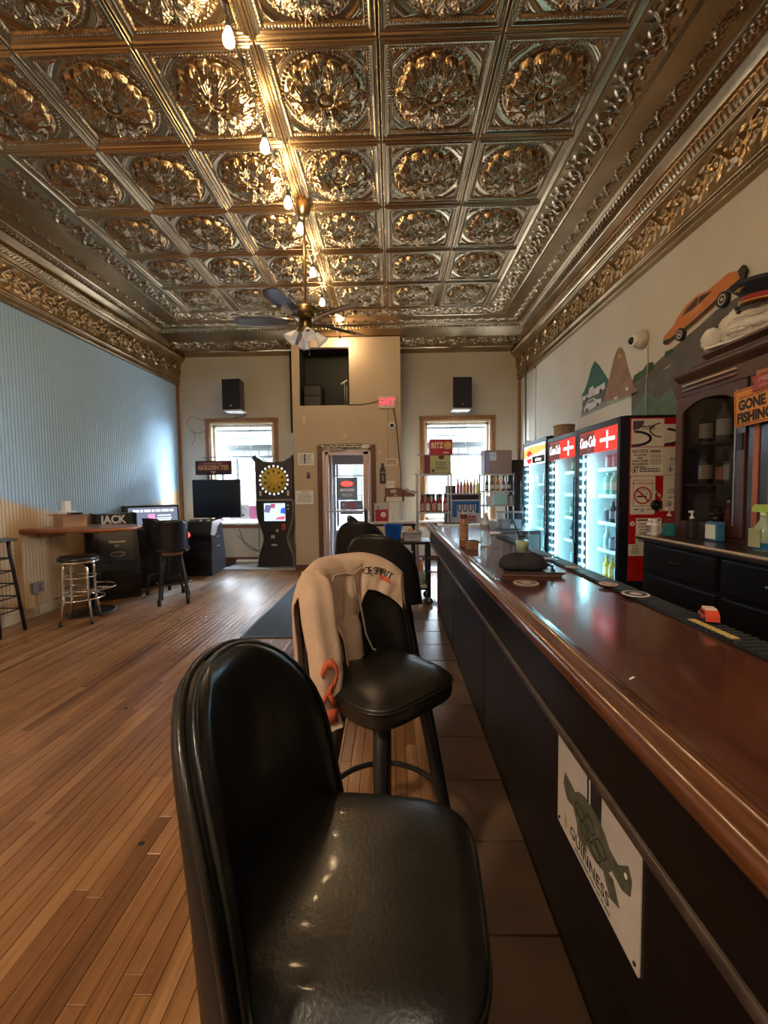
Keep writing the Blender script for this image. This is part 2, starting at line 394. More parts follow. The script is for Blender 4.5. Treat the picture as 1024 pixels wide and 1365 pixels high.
# ---- entrance bump: tan walls, a doorway and a dark niche above it
D = (-1.225, -.375, 2.13); NI = (-1.61, -.73, 2.87, 3.86)
CX0, CX1 = -1.725, .155
mb = MB(); y0, y1 = YC, YC+.10
mb.box(CX0, NI[0], y0, y1, 0, 4.02).box(NI[1], CX1, y0, y1, D[2], 4.02).box(NI[0], NI[1], y0, y1, D[2], NI[2]).box(NI[0], NI[1], y0, y1, NI[3], 4.02)
mb.box(NI[0], D[0], y0, y1, 0, D[2]).box(D[1], CX1, y0, y1, 0, D[2])
mb.box(CX0, CX0+.08, y1, YB+.2, 0, 4.02).box(CX1-.08, CX1, y1, YB+.2, 0, 4.02)
struct('wall_entrance', mb, wall_tan)
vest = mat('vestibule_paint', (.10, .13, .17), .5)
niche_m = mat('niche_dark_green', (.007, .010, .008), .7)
# niche: back, sides, bottom and top
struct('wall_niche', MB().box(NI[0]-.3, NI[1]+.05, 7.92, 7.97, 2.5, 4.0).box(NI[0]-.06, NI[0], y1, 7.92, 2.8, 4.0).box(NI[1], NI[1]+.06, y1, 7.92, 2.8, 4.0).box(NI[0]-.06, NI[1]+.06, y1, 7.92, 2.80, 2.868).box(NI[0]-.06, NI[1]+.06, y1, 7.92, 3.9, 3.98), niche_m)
struct('baseboard_entrance', MB().box(CX0-.008, D[0]-.085, YC-.014, YC, 0, .085, .003).box(D[1]+.085, CX1+.008, YC-.014, YC, 0, .085, .003), door_casing)
struct('baseboard_back', MB().box(XL, CX0, YB-.02, YB, .02, .12, .003).box(CX1, XR, YB-.02, YB, .02, .12, .003), mat('red_brown_trim', (.13, .055, .04), .5))
struct('trim_1', MB().box(XL, XL+.045, YB-.05, YB, 0, 3.47, .006), casing_wood)
struct('trim_2', MB().box(XR-.045, XR, YB-.05, YB, 0, 3.44, .006), casing_wood)

# ---- doorway: wood casing, aluminium door with one big pane, push bar, closer
door = thing('door_1', None, None); door['kind'] = 'structure'
MB().box(D[0]-.082, D[0]-.004, YC-.03, YC, 0, D[2]+.05, .005).box(D[1]+.004, D[1]+.082, YC-.03, YC, 0, D[2]+.05, .005).build('door_casing', door_casing, door)
alum = mat('pinkish_aluminium', (.50, .38, .34), .35, .35)
MB().box(D[0], D[0]+.045, YC-.005, YC+.07, .01, D[2], .004).box(D[1]-.045, D[1], YC-.005, YC+.07, .01, D[2], .004).box(D[0], D[1], YC-.005, YC+.07, D[2]-.055, D[2], .004).box(D[0], D[1], YC-.005, YC+.07, .0, .012).build('door_frame', alum, door)
a0, a1, zt = D[0]+.05, D[1]-.05, D[2]-.06
leaf = MB().box(a0, a0+.055, YC+.01, YC+.05, .02, zt, .003).box(a1-.085, a1, YC+.01, YC+.05, .02, zt, .003).box(a0, a1, YC+.01, YC+.05, zt-.055, zt, .003).box(a0, a1, YC+.01, YC+.05, .02, .10, .003).build('door_leaf', alum, door)
MB().box(a0+.055, a1-.085, YC+.028, YC+.032, .10, zt-.055).build('door_pane', pane, door)
MB().box(a0+.01, a1-.03, YC-.03, YC-.008, 1.015, 1.05, .006).build('push_bar', mat('grey_metal', (.30, .33, .38), .3, .8), door)
MB().box(a1-.075, a1-.03, YC-.03, YC+.01, .70, 1.06, .006).build('door_handle', black_metal, door)
MB().box(a0+.10, a0+.34, YC-.055, YC-.004, zt+.0, zt+.05, .008).tube([(a0+.30, YC-.05, zt+.055), (a0+.5, YC-.08, zt+.06), (a0+.62, YC-.005, zt+.035)], .008, 6).build('door_closer', mat('grey_closer', (.20, .18, .18), .4, .6), door)
# vestibule and street door beyond it
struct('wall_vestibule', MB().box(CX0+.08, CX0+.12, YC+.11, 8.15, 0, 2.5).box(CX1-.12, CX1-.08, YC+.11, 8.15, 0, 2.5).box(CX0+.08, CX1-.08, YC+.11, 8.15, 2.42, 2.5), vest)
struct('floor_vestibule', MB().box(CX0+.08, CX1-.08, YC, 8.3, -.012, .004), mat('pale_threshold', (.5, .52, .55), .4))
door2 = thing('door_2', None, None); door2['kind'] = 'structure'
slab = mat('grey_blue_door_paint', (.17, .22, .29), .45, var=.12, scale=5)
px0, px1, pz0, pz1 = -1.10, -.36, .62, 1.89
mb = MB().box(CX0+.12, px0, 8.06, 8.12, 0, 2.42).box(px1, CX1-.12, 8.06, 8.12, 0, 2.42).box(px0, px1, 8.06, 8.12, pz1, 2.42).box(px0, px1, 8.06, 8.12, 0, pz0)
mb.build('door_leaf', slab, door2)
MB().box(px0, px1, 8.085, 8.09, pz0, pz1).build('door_pane', pane, door2)
MB().box(px0, px1, 8.05, 8.075, 1.66, 1.685).box(px0+.255, px0+.27, 8.055, 8.075, pz0, pz1).box(px0+.50, px0+.512, 8.055, 8.075, pz0, pz1).box(px0, px1, 8.055, 8.075, 1.28, 1.292).box(px0, px1, 8.055, 8.075, .98, .99).build('glazing_bar', white, door2)
MB().box(-1.19, -1.155, 8.03, 8.06, .1, 2.1, .004).build('door_edge_strip', white, door2)
# signs stuck to the street door
def sign(name, label, w, h, m, loc, rot, cat='sign', d=.004, r=0, group=None):
    o = thing(name, label, cat, loc, rot, group)
    (MB().prism(rrect(w, h, r), 0, d) if r else MB().box(-w/2, w/2, -h/2, h/2, 0, d)).build('sign_board', m, o); return o
s = sign('pizza_sign', 'blue-grey pizza shop sign with red oval in the street door glass', .40, .44, mat('blue_grey_sign', (.10, .18, .26), .5), (-.88, 8.05, 1.42), FB)
MB().prism(ellipse(.125, .055, 20, 0, .10), .004, .008).build('red_oval', emit_mat('red_neon', (.9, .06, .05), .9), s)
text('OPEN', .07, white, s, (0, .10, .009)); text_lines(s, -.15, .15, [-.02], .05, .005, white); text('PIZZA', .075, white, s, (0, -.12, .005))
s = sign('shield_sign', 'dark sign with a red shield emblem low in the street door', .44, .26, mat('slate_sign', (.07, .09, .13), .5), (-.80, 8.04, 1.06), FB)
MB().prism([(-.09, .09), (.09, .09), (.09, -.02), (0, -.11), (-.09, -.02)], .004, .008).build('shield', mat('maroon', (.16, .03, .06), .5), s)
s = sign('open_plate', 'small black plate upper right in the street door glass', .16, .10, black, (-.44, 8.05, 1.56), FB); text_lines(s, -.06, .06, [.02, -.02], .014, .005, white)
s = sign('hours_plate', 'black hours plate below the upper plate in the street door', .24, .075, black, (-.45, 8.05, 1.03), FB); text_lines(s, -.10, .10, [.012, -.014], .012, .005, white)

# ---- windows
def window(idx, w, rod_z):
    x0, x1, z0, z1 = w
    o = thing('window_%d' % idx, None, None); o['kind'] = 'structure'
    c = .075
    MB().box(x0-c, x0, YB-.03, YB+.0, z0-.02, z1+c, .008).box(x1, x1+c, YB-.03, YB, z0-.02, z1+c, .008).box(x0-c-.01, x1+c+.01, YB-.036, YB, z1, z1+c, .008).build('window_casing', casing_wood, o)
    MB().box(x0, x0+.035, YB-.012, YB+.12, z0, z1, .004).box(x1-.035, x1, YB-.012, YB+.12, z0, z1, .004).box(x0, x1, YB-.012, YB+.12, z1-.035, z1, .004).build('inner_casing', mat('pale_inner_trim', (.62, .48, .32), .5), o)
    y = YB+.07; s_ = .045
    MB().box(x0+.035, x0+.035+s_, y, y+.04, z0, z1-.035).box(x1-.035-s_, x1-.035, y, y+.04, z0, z1-.035).box(x0+.035, x1-.035, y, y+.04, z1-.085, z1-.035).box(x0+.035, x1-.035, y, y+.04, z0, z0+.06).build('window_sash', white, o)
    MB().box(x0+.07, x1-.07, y+.018, y+.022, z0+.05, z1-.08).build('window_pane', pane, o)
    MB().box(x0-c-.03, x1+c+.03, YB-.085, YB+.05, z0-.045, z0, .008).build('window_sill', white, o)
    MB().box(x0-c, x1+c, YB-.028, YB, z0-.11, z0-.045, .005).build('window_apron', casing_wood, o)
    for k in (.40, .62): MB().tube([(x0+k*(x1-x0), YB+.03, z1-.04), (x0+k*(x1-x0)+.01, YB+.03, z0+.02)], .004, 5).build('pull_cord', grey_ink, o)
    MB().tube([(x0-.10, YB-.05, rod_z), (x1+.02, YB-.05, rod_z)], .009, 8).ball((x0-.11, YB-.05, rod_z), .016).build('curtain_rod', mat('mauve_rod', (.25, .22, .32), .4), o)
    return o
window(1, W1, 2.06); window(2, W2, 2.04)

# ---- street side: awnings over the windows, pavement, buildings opposite
canvas = mat('awning_canvas', (.26, .29, .28), .7); canvas.node_tree.nodes['Principled BSDF'].inputs['Subsurface Weight'].default_value = 0
n, l = nodes(canvas); tr = n.new('ShaderNodeBsdfTranslucent'); tr.inputs[0].default_value = (.30, .34, .33, 1); mxs = n.new('ShaderNodeMixShader'); mxs.inputs[0].default_value = .8
l.new(n['Principled BSDF'].outputs[0], mxs.inputs[1]); l.new(tr.outputs[0], mxs.inputs[2]); l.new(mxs.outputs[0], n['Material Output'].inputs[0])
bar_grey = mat('awning_bar', (.006, .0075, .009), .5)
for (x0, x1, lab, words) in ((-3.62, -2.12, 'pale street awning outside the window behind the wide television', 'DELI + CARDS'), (.48, 2.0, 'pale street awning outside the window behind the red cracker box', 'DELI + CARDS')):
    o = thing('awning', lab, 'awning', ((x0+x1)/2, 8.16, 2.2)); w = (x1-x0)/2
    MB().prism([(-.01, .70), (.9, .18), (.9, .19), (-.01, .71)], -w, w, 'x').build('canvas', canvas, o)
    MB().box(-w, w, .895, .905, -.10, .18).build('valance', mat('valance_grey', (.020, .026, .026), .7), o)
    for (yy, zz, hh) in ((.35, .43, .035), (.55, .30, .018), (.82, .16, .075)): MB().box(-w, w, yy, yy+.03, zz-hh/2, zz+hh/2).build('frame_bar', bar_grey, o)
    tl_ = text_lines(o, -.62, .62, [.02], .11, 0, mat('valance_letters', (.10, .11, .11), .7), 'valance_lettering'); tl_.rotation_euler = FB; tl_.location = (0, .893, 0)
pave = struct('pavement', MB().box(-30, 30, 8.2, 40, -.25, -.15), mat('concrete_pavement', (.04, .04, .043), .8, var=.15, scale=1))
brick_m = mat('purple_brick', (.009, .005, .0085), .8, var=.2, scale=2); pale = mat('pale_render', (.045, .05, .055), .7)
def house(x0, x1, h, m, lab, wins, y=17):
    o = thing('building', lab, 'building', (0, y, -.2))
    MB().box(x0, x1, 0, 6, 0, h).build('facade', m, o)
    for (a, c_, z0, z1) in wins:
        f = MB().box(a, c_, -.08, 0, z0, z1).build('window', pale, o)
        MB().box(a+.12, c_-.12, -.10, -.075, z0+.12, z1-.12).build('pane', mat('far_glass', (.008, .012, .016), .1), f)
    MB().box(x0-.1, x1+.1, -.3, 0, h-.4, h).build('cornice', pale, o)
    return o
house(-16, -6.4, 5.2, pale, 'pale shopfront across the street seen through the window by the television', [(-9.4, -8.4, .8, 3.2), (-7.9, -7.0, .8, 3.2), (-12, -10.4, .8, 3.2)])
house(-6.3, -2.4, 5.6, brick_m, 'purplish brick building across the street behind the dart machine', [(-5.9, -5.2, 1.0, 2.4), (-5.0, -4.3, 1.0, 2.4), (-4.0, -3.2, 1.0, 2.6)])
house(-2.2, 9, 4.6, pale, 'white shopfront across the street behind the shelves of bottles', [(-1.7, -.4, .7, 2.8), (.5, 2, .7, 2.8), (3, 4.4, .7, 2.8)])
s = sign('pink_poster', 'pink poster leaning inside the window beside the television stand', .30, .26, mat('pink_card', (.75, .22, .42), .6), (-2.62, 7.98, .99), FB)
s = sign('white_flyer', 'white flyer with a grey block beside the pink poster in the window', .40, .30, white_paper, (-2.97, 7.98, .99), FB); MB().box(-.10, .10, -.08, -.03, .004, .006).build('printed_block', grey_ink, s); text_lines(s, -.15, .15, [.10, .06], .012, .005, grey_ink)
# ================================================================== PRESSED-TIN CEILING
T = .73; TX0 = -2.978; TY0 = 2.5795; TX1 = TX0+6*T
ceiling = struct('ceiling', MB().box(XL-.1, XR+.1, YF, YB+.2, ZC+.012, ZC+.12), mat('ceiling_lath', (.06, .04, .025), .8))
def relief(nu, nv, fn, name, w, d, m=None):
    """panel w x d hanging from z=0, relief grows downward; fn(u, v in metres from the corner) -> height"""
    u = np.linspace(0, w, nu); v = np.linspace(0, d, nv); U, V = np.meshgrid(u, v)
    H = fn(U, V); vs = np.stack([U, V, -H], -1).reshape(-1, 3)
    i = np.arange(nv-1)[:, None]*nu+np.arange(nu-1)[None]; q = np.stack([i, i+nu, i+nu+1, i+1], -1).reshape(-1, 4)
    me = bpy.data.meshes.new(name); me.from_pydata(vs.tolist(), [], q.tolist()); me.polygons.foreach_set('use_smooth', [True]*len(q))
    me.materials.append(m or tin); me.update(); return me
def sst(a, b, x): t = np.clip((x-a)/(b-a), 0, 1); return t*t*(3-2*t)
def gs(x, c, w): return np.exp(-((x-c)/w)**2)
def tile_fn(U, V):
    x = U/T*2-1; y = V/T*2-1; d = np.maximum(abs(x), abs(y)); s = np.where(abs(x) > abs(y), y, x); r = np.hypot(x, y); a = np.arctan2(y, x)
    h = .010*sst(1.0, .965, d)*1.0 - .0*d
    h += .016*gs(d, .975, .026)+.010*gs(d, .895, .026)
    h -= .006*gs(d, .935, .02)
    h += .010*gs(d, .815, .022)*(.55+.45*np.cos(s*2*pi*19))                       # beaded square
    h -= .012*sst(.80, .77, d)                                                    # sunk field
    inner = sst(.765, .74, r)
    h += .013*gs(r, .765, .022)*(.6+.4*np.cos(a*56))                              # beaded ring
    # corner sprays
    m8 = abs(np.sin(2*a)); h += .016*sst(.80, .93, r)*(1-sst(.74, .775, d))*m8**3*(.6+.4*np.cos(r*40))
    # rosette: a low dome, eight broad leaves over eight narrow ones, a ringed button in the middle
    h += inner*.034*np.clip(1-(r/.74)**2, 0, 1)**.7
    def leaves(off, r0, r1, wmax, hh, vein):
        k = ((a*8/(2*pi)+off) % 1)-.5; q = np.clip((r-r0)/(r1-r0), 0, 1); w = wmax*np.sin(pi*np.clip(q*.86+.10, 0, 1))**.65*(1+.08*np.cos(r*42)); e = np.clip(1-(k/np.maximum(w, 1e-3))**2, 0, 1)
        on = sst(r0, r0+.04, r)*sst(r1, r1-.03, r)*(e > 0)
        g = hh*e**.45*(.55+.45*np.sin(pi*np.clip(q, 0, 1)))
        g = g+.007*gs(k, 0, .05)+vein*np.cos((abs(k)*1.3-r*1.1)*2*pi*6)*e+.013*gs(r, r1-.06, .030)*e
        return g*on
    l1 = leaves(0, .17, .70, .47, .034, .0045); l2 = leaves(.5, .30, .745, .36, .022, .004)
    h += inner*np.maximum(l1, l2)
    # curled loops between the leaf tips
    k = ((a*8/(2*pi)) % 1)-.5; 
    for sg in (1, -1):
        rr = np.hypot((k-sg*.24)*r*2*pi/8, r-.50); h += inner*.005*gs(rr, .055, .018)
    h += inner*(.016*gs(r, .165, .022)+.014*sst(.15, .02, r)-.012*gs(r, .125, .02)+.005*np.cos(a*12)*sst(.03, .07, r)*sst(.14, .10, r))
    return h
tile_me = relief(190, 190, tile_fn, 'ceiling_tile', T, T)
for j in range(-6, 5):
    for i in range(6): inst('ceiling_tile', tile_me, ceiling, (TX0+i*T, TY0+j*T, ZC))
# borders: a scroll strip, a plain band with a leaf vine, an egg-and-dart bead
def vine(s, t, p, w, amp=1.0):
    """running scroll: s along, t across (centred), period p, half-width w"""
    ph = 2*pi*s/p; c = w*.55*np.sin(ph); d = abs(t-c)
    h = .010*np.exp(-(d/(.07*w+.004))**2)
    for sg in (1, -1):
        cx = (np.floor(s/p)+(.25 if sg > 0 else .75))*p; rr = np.hypot((s-cx), t-sg*w*.15); aa = np.arctan2(t-sg*w*.15, s-cx)
        h += .010*np.exp(-((rr-w*.42-.05*w*np.cos(5*aa))/(.10*w))**2)+.012*np.exp(-(rr/(.16*w))**2)
        h += .007*np.clip(np.cos(aa*7+rr*40), 0, 1)*np.exp(-((rr-w*.70)/(.22*w))**2)
    return h*amp*sst(w*1.05, w*.9, abs(t))
def border_profile(dd, s, Wd):
    """dd: distance from the tile field outward, s: along"""
    h = .006*gs(dd, .012, .008)+.010*gs(dd, .03, .01)
    h += vine(s, dd-.185, T/2, .125, 1.25)+.006*gs(dd, .325, .008)
    h += vine(s+.11, dd-.52*Wd/.80-.04, T/4, .055, 1.0)
    b0 = Wd-.075
    h += .018*gs(dd, b0-.028, .010)+.022*sst(b0-.02, b0, dd)
    bx = (s*19) % 1-.5; by = (dd-b0-.035)/.06
    h += .020*np.clip(1-(bx/.36)**2-(by/.5)**2, 0, 1)**.5-.010*gs(np.hypot(bx/.46, by/.62), 1, .14)
    return h
BL = TX0-(-3.88); BR = 2.18-TX1; YE = TY0+5*T; BB = .74
me_l = relief(120, 90, lambda U, V: border_profile(BL-U, V, BL), 'border_panel', BL, T)
me_r = relief(120, 90, lambda U, V: border_profile(U, V, BR), 'border_panel', BR, T)
me_b = relief(90, 120, lambda U, V: border_profile(V, U, BB), 'border_panel', T, BB)
for j in range(-4, 5):
    inst('border_panel', me_l, ceiling, (-3.88, TY0+j*T, ZC)); inst('border_panel', me_r, ceiling, (TX1, TY0+j*T, ZC))
for i in range(6): inst('border_panel', me_b, ceiling, (TX0+i*T, YE, ZC))
def corner(Wx, flip):
    def fn(U, V):
        dx = (Wx-U if flip else U)/Wx; dy = V/BB; k = np.maximum(dx, dy); s = np.where(dx > dy, V, U)
        return border_profile(k*Wx, s, Wx)
    return fn
inst('border_corner', relief(110, 110, corner(BL, True), 'border_corner', BL, BB), ceiling, (-3.88, YE, ZC))
inst('border_corner', relief(110, 110, corner(BR, False), 'border_corner', BR, BB), ceiling, (TX1, YE, ZC))
# side cornices: dark cove, fluted roll, tall leaf frieze, small beads
def cornice_mesh(prof, disp, L, ns, sub, name='cornice_panel'):
    """prof: (out, z) points from the ceiling down to the wall; out = distance from the wall. Built along +Y on the left wall (x = out)"""
    P_, tt = [], []; tot = 0
    for a, c in zip(prof[:-1], prof[1:]):
        seg = hypot(c[0]-a[0], c[1]-a[1]); k = max(1, int(seg/sub))
        for q in range(k): P_.append((a[0]+(c[0]-a[0])*q/k, a[1]+(c[1]-a[1])*q/k)); tt.append(tot+seg*q/k)
        tot += seg
    P_.append(prof[-1]); tt.append(tot); P_ = np.array(P_); tt = np.array(tt)
    tg = np.gradient(P_, axis=0); tg /= np.linalg.norm(tg, axis=1)[:, None]; nr = np.stack([-tg[:, 1], tg[:, 0]], 1)
    s = np.linspace(0, L, ns); SS, TT = np.meshgrid(s, tt)
    H = disp(SS, TT, P_[:, 1][:, None]+0*SS)
    vs = np.stack([P_[:, 0][:, None]+nr[:, 0][:, None]*H, SS, P_[:, 1][:, None]+nr[:, 1][:, None]*H], -1).reshape(-1, 3)
    m_, n_ = len(tt), ns; i = np.arange(m_-1)[:, None]*n_+np.arange(n_-1)[None]; q = np.stack([i, i+1, i+n_+1, i+n_], -1).reshape(-1, 4)
    me = bpy.data.meshes.new(name); me.from_pydata(vs.tolist(), [], q.tolist()); me.polygons.foreach_set('use_smooth', [True]*len(q))
    me.materials.append(tin); me.update(); return me
side_prof = [(.235, 4.05), (.20, 4.045), (.165, 4.005), (.150, 3.985), (.150, 3.965), (.175, 3.955), (.180, 3.915), (.150, 3.875), (.130, 3.862), (.125, 3.84), (.095, 3.83), (.080, 3.74), (.068, 3.62), (.060, 3.535), (.075, 3.525), (.075, 3.505), (.050, 3.495), (.050, 3.47), (.062, 3.46), (.062, 3.425), (.0, 3.42)]
def side_disp(s, t, z):
    h = .010*np.cos(s*2*pi*23+t*60)*gs(z, 3.918, .032)                        # rope-like flutes of the roll
    zc = z-3.685; h = h+vine(s, zc, T/2, .135, 1.5)*(abs(zc) < .15)
    h = h+.006*(.5+.5*np.cos(s*2*pi*33))*gs(z, 3.482, .012)
    return h
me_c = cornice_mesh(side_prof, side_disp, T, 110, .0075)
tl = MB().box(XL-.004, XL, YF, YB, 3.5, 3.6).build('trim_left', tin); tl['kind'] = 'structure'
trr = MB().box(XR, XR+.004, YF, YB, 3.5, 3.6).build('trim_right', tin); trr['kind'] = 'structure'
ys = [YB-T*(k+1) for k in range(12)]
for y in ys:
    inst('cornice_panel', me_c, tl, (XL, y, 0)); inst('cornice_panel', me_c, trr, (XR, y+T, 0), (0, 0, pi))
# back soffit between the ceiling bead and the window wall: fine slanting ribs and a band of leaves
def soffit_fn(U, V):
    k = V/1.03
    h = .10*k**1.6+.006*np.cos((U*.8+V)*2*pi*26)*sst(.03, .08, V)*sst(.50, .40, V)
    h = h+vine(U, V-.60, T/2, .16, 2.0)
    return h+.02*gs(V, .84, .03)
so = relief(110, 120, soffit_fn, 'soffit_panel', T, 1.06)
sof = MB().box(XL, XR, 6.96, YB, ZC+.0, ZC+.012).build('ceiling_soffit', tin); sof['kind'] = 'structure'
for k in range(9):
    x = XL+k*T
    if x < XR: inst('soffit_panel', so, sof, (x, 6.95, ZC), scale=(min(1, (XR-x)/T), 1, 1))
# ================================================================== BAR
BY0, BY1 = -.7, 4.78
bar = thing('bar_counter', 'long dark mahogany bar counter with a glossy red-brown top and moulded rail', 'bar', (0, 0, 0))
MB().box(.455, .935, BY0, BY1-.03, .955, 1.0, .004).build('bar_top', bar_wood, bar)
def arc(cx, cz, r, a0, a1, n=8): return [(cx+r*cos(radians(a0+(a1-a0)*k/n)), cz+r*sin(radians(a0+(a1-a0)*k/n))) for k in range(n+1)]
rail = arc(.402, .986, .024, 250, 90, 10)+[(.412, 1.010)]+arc(.428, 1.006, .010, 150, 30, 5)+[(.445, 1.004), (.460, 1.0015), (.470, .999), (.470, .93), (.425, .93), (.42, .945), (.405, .955)]
def rail_prism(mb, prof, y0, y1):
    n = len(prof); vs = [(p[0], y, p[1]) for y in (y0, y1) for p in prof]
    mb.add(vs, [(i, (i+1) % n, n+(i+1) % n, n+i) for i in range(n)], True); mb.add(vs[:n], [tuple(range(n))]); mb.add(vs[n:], [tuple(range(n))[::-1]]); return mb
ro = rail_prism(MB(), rail, BY0, BY1).build('bar_rail', rail_wood, bar)
mb = MB(); pr = [(BY1-(p[0]-.402)+.0, p[1]) for p in rail]                       # return across the far end
n_ = len(pr); vs = [(x, p[0], p[1]) for x in (.40, .96) for p in pr]
mb.add(vs, [(i, (i+1) % n_, n_+(i+1) % n_, n_+i) for i in range(n_)], True).add(vs[n_:], [tuple(range(n_))])
mb.build('end_rail', rail_wood, bar)
MB().box(.425, .452, BY0, BY1-.01, .785, .955, .003).build('fascia', black_wood, bar)
rail_prism(MB(), [(.452, .792), (.420, .792), (.414, .786), (.412, .779), (.416, .772), (.425, .768), (.452, .768)], BY0, BY1-.008).build('fascia_bead', mat('mottled_bead_edge', (.045, .030, .024), .35, .2, var=.5, scale=30), bar)  # bead a little lighter than the fascia, its tone mottled
MB().box(.508, .56, BY0, BY1-.14, 0, .955).build('front_panel', black_wood, bar)
for y in (3.55, 2.35, .30): MB().box(.505, .508, y-.006, y+.006, .0, .955).build('panel_joint', dark_wood, bar)
MB().box(.495, .60, BY1-.15, BY1-.06, 0, .955, .006).build('end_post', hutch_wood, bar)
MB().box(.56, .90, BY1-.15, BY1-.10, 0, .955).build('end_panel', dark_wood, bar)
MB().box(.88, .905, BY0, BY1-.14, .05, .955).build('back_panel', black, bar)
# ribbed rubber mat along the server's edge
o = thing('bar_mat', 'long black ribbed rubber bar mat along the server side of the bar', 'bar mat', (0, 0, 0))
mb = MB().box(.845, .93, .35, 3.45, 1.0, 1.005)
MB().box(.845, .93, .35, 3.45, 1.0005, 1.006, .002).build('mat_base', black, o)
mb = MB(); y = .36
while y < 3.44: mb.box(.85, .925, y, y+.012, 1.006, 1.011); y += .024
tag(mb.build('mat_ribs', mat('rubber_rib', (.022, .028, .034), .4), o), kind='stuff')

# poster with a tortoise carrying a dark pint
po = thing('beer_poster', 'white metal beer poster with a tortoise fixed to the bar front', 'poster', (.5075, 1.045, .545), FL)
MB().prism(rrect(.43, .355, .006), 0, .003).build('poster_sheet', mat('aged_white_tin', (.52, .47, .44), .45, var=.08, scale=9), po)
stout = MB().prism([(-.025, .176), (.055, .176), (.050, -.0), (-.020, -.0)], .003, .0042).build('pint_glass', ink, po)
MB().prism([(-.012, .160), (-.006, .160), (-.004, .03), (-.009, .03)], .0042, .0048).build('glass_glint', white, stout)
tor = MB().prism(ellipse(.105, .062, 30, .0, -.03, .2), .003, .006).prism([(.08, .0), (.13, -.005), (.17, .03), (.185, .01), (.180, -.03), (.15, -.045), (.09, -.04)], .003, .0056).prism([(-.16, .01), (-.10, .0), (-.10, -.05), (-.14, -.06), (-.17, -.03)], .003, .0052).prism([(-.08, -.07), (-.03, -.085), (-.02, -.115), (-.07, -.11)], .003, .0052).prism([(.06, -.07), (.11, -.06), (.14, -.10), (.10, -.115)], .003, .0052)
to = tor.build('tortoise', mat('tortoise_print', (.055, .062, .042), .5, col2=(.12, .12, .08), scale=40), po)
mb = MB()
for cx, cy in ((-.06, -.03), (0, -.02), (.055, -.035), (-.03, -.06), (.03, -.065)): ring2(mb, .030, .020, .004, .006, .0066, cx, cy, 6)
mb.build('shell_pattern', ink, to)
MB().prism(ellipse(.006, .006, 10, .165, .002), .0056, .0066).build('eye', white, to)
text('GUINNESS', .045, ink, po, (-.015, -.135, .0034), spacing=1.05); text_lines(po, -.10, .10, [-.163], .007, .0032, grey_ink)
MB().prism([(-.16, -.115), (-.148, -.12), (-.145, -.15), (-.155, -.16), (-.162, -.14)], .003, .0036).build('harp_mark', mat('gold_print', (.4, .28, .1), .5), po)
for sx, sy in ((-.20, -.16), (.20, -.16)): MB().lathe([(.005, .003), (.004, .006)], (sx, sy, 0), 8).build('screw', ink, po)

# ================================================================== VINYL BAR STOOLS
def superell(a, n): c, s_ = cos(a), sin(a); return math.copysign(abs(c)**(2/n), c), math.copysign(abs(s_)**(2/n), s_)
def seat_mb(hw=.212):
    prof = [(.30, .652), (.93, .652), (.985, .662), (1.0, .680), (.995, .700), (.985, .712), (.99, .720), (.965, .735), (.90, .747), (.75, .756), (.5, .760), (.25, .761), (.001, .761)]
    rows = []
    for r, z in prof: rows.append([(superell(2*pi*k/48, 4.2)[0]*r*hw, superell(2*pi*k/48, 4.2)[1]*r*hw, z-.012*(r**2)*(1 if z > .73 else 0)) for k in range(48)])
    return MB().grid(rows, True, True)
RB, HW, BZ0, BZ1 = .31, .300, .665, 1.118
def back_pt(u, v, off=0, z0=BZ0, z1=BZ1):
    """u -1..1 across, v 0..1 up; off = distance out of the rear face"""
    vr = .42; w = HW*(1-.19*v)*(1-max(0, (v-vr)/(1-vr))**2.3)**(1/2.3) if v < 1 else 0
    s = u*w; th = s/RB; R_ = RB+off
    x = -.215+RB-R_*cos(th)-.022*v-.015*v*v; y = R_*sin(th); z = z0+(z1-z0)*v
    return (x, y, z)
def back_half(front, th=.030):
    rows = []
    vs_ = [0, .03, .08, .15, .25, .35, .45, .55, .65, .73, .80, .86, .91, .95, .975, .99, .998]
    for v in vs_:
        row = []
        for k in range(29):
            u = -1+2*k/28; u = sin(u*pi/2)*.55+u*.45
            e = min(1, (1-abs(u))/.16) if abs(u) < 1 else 0
            ev = min(1, (1-v)/.05, (v+.0)/.03 if v < .03 else 1)
            p = sqrt(max(0, 1-(1-e)**2))*sqrt(max(0, 1-(1-ev)**2))
            row.append(back_pt(u, v, (-th if front else th*.75)*p))
        rows.append(row)
    return MB().grid(rows, True)
def edge_pts(off, n=40):
    pts = [back_pt(-1, k/14, off) for k in range(0, 13)]
    vv = [.90, .94, .965, .985, .996]
    pts += [back_pt(-1, v, off) for v in vv]+[back_pt(0, .9995, off)]+[back_pt(1, v, off) for v in reversed(vv)]+[back_pt(1, k/14, off) for k in range(12, -1, -1)]
    return pts
seat_me = seat_mb().mesh('seat', vinyl); fb = back_half(True).mesh('back_cushion', vinyl); bb = back_half(False).mesh('back_shell', vinyl_dark)
pip = MB().tube(edge_pts(.008), .0065, 8).tube(edge_pts(-.010), .005, 8).mesh('back_piping', vinyl)
sp_pts = [(superell(2*pi*k/64, 4.2)[0]*.2115, superell(2*pi*k/64, 4.2)[1]*.2115, .712) for k in range(64)]
seat_pip = MB().tube(sp_pts, .0045, 6, True).mesh('seat_piping', vinyl)
def leg_me(a):
    c, s_ = cos(a), sin(a)
    return MB().tube([(c*.10, s_*.10, .640), (c*.155, s_*.155, .60), (c*.20, s_*.20, .35), (c*.265, s_*.265, .012)], [.024, .027, .025, .020], 10).lathe([(.024, 0), (.024, .02), (.018, .03)], (c*.268, s_*.268, 0), 10).mesh('leg', black_metal)
legs = [leg_me(pi/4+k*pi/2) for k in range(4)]
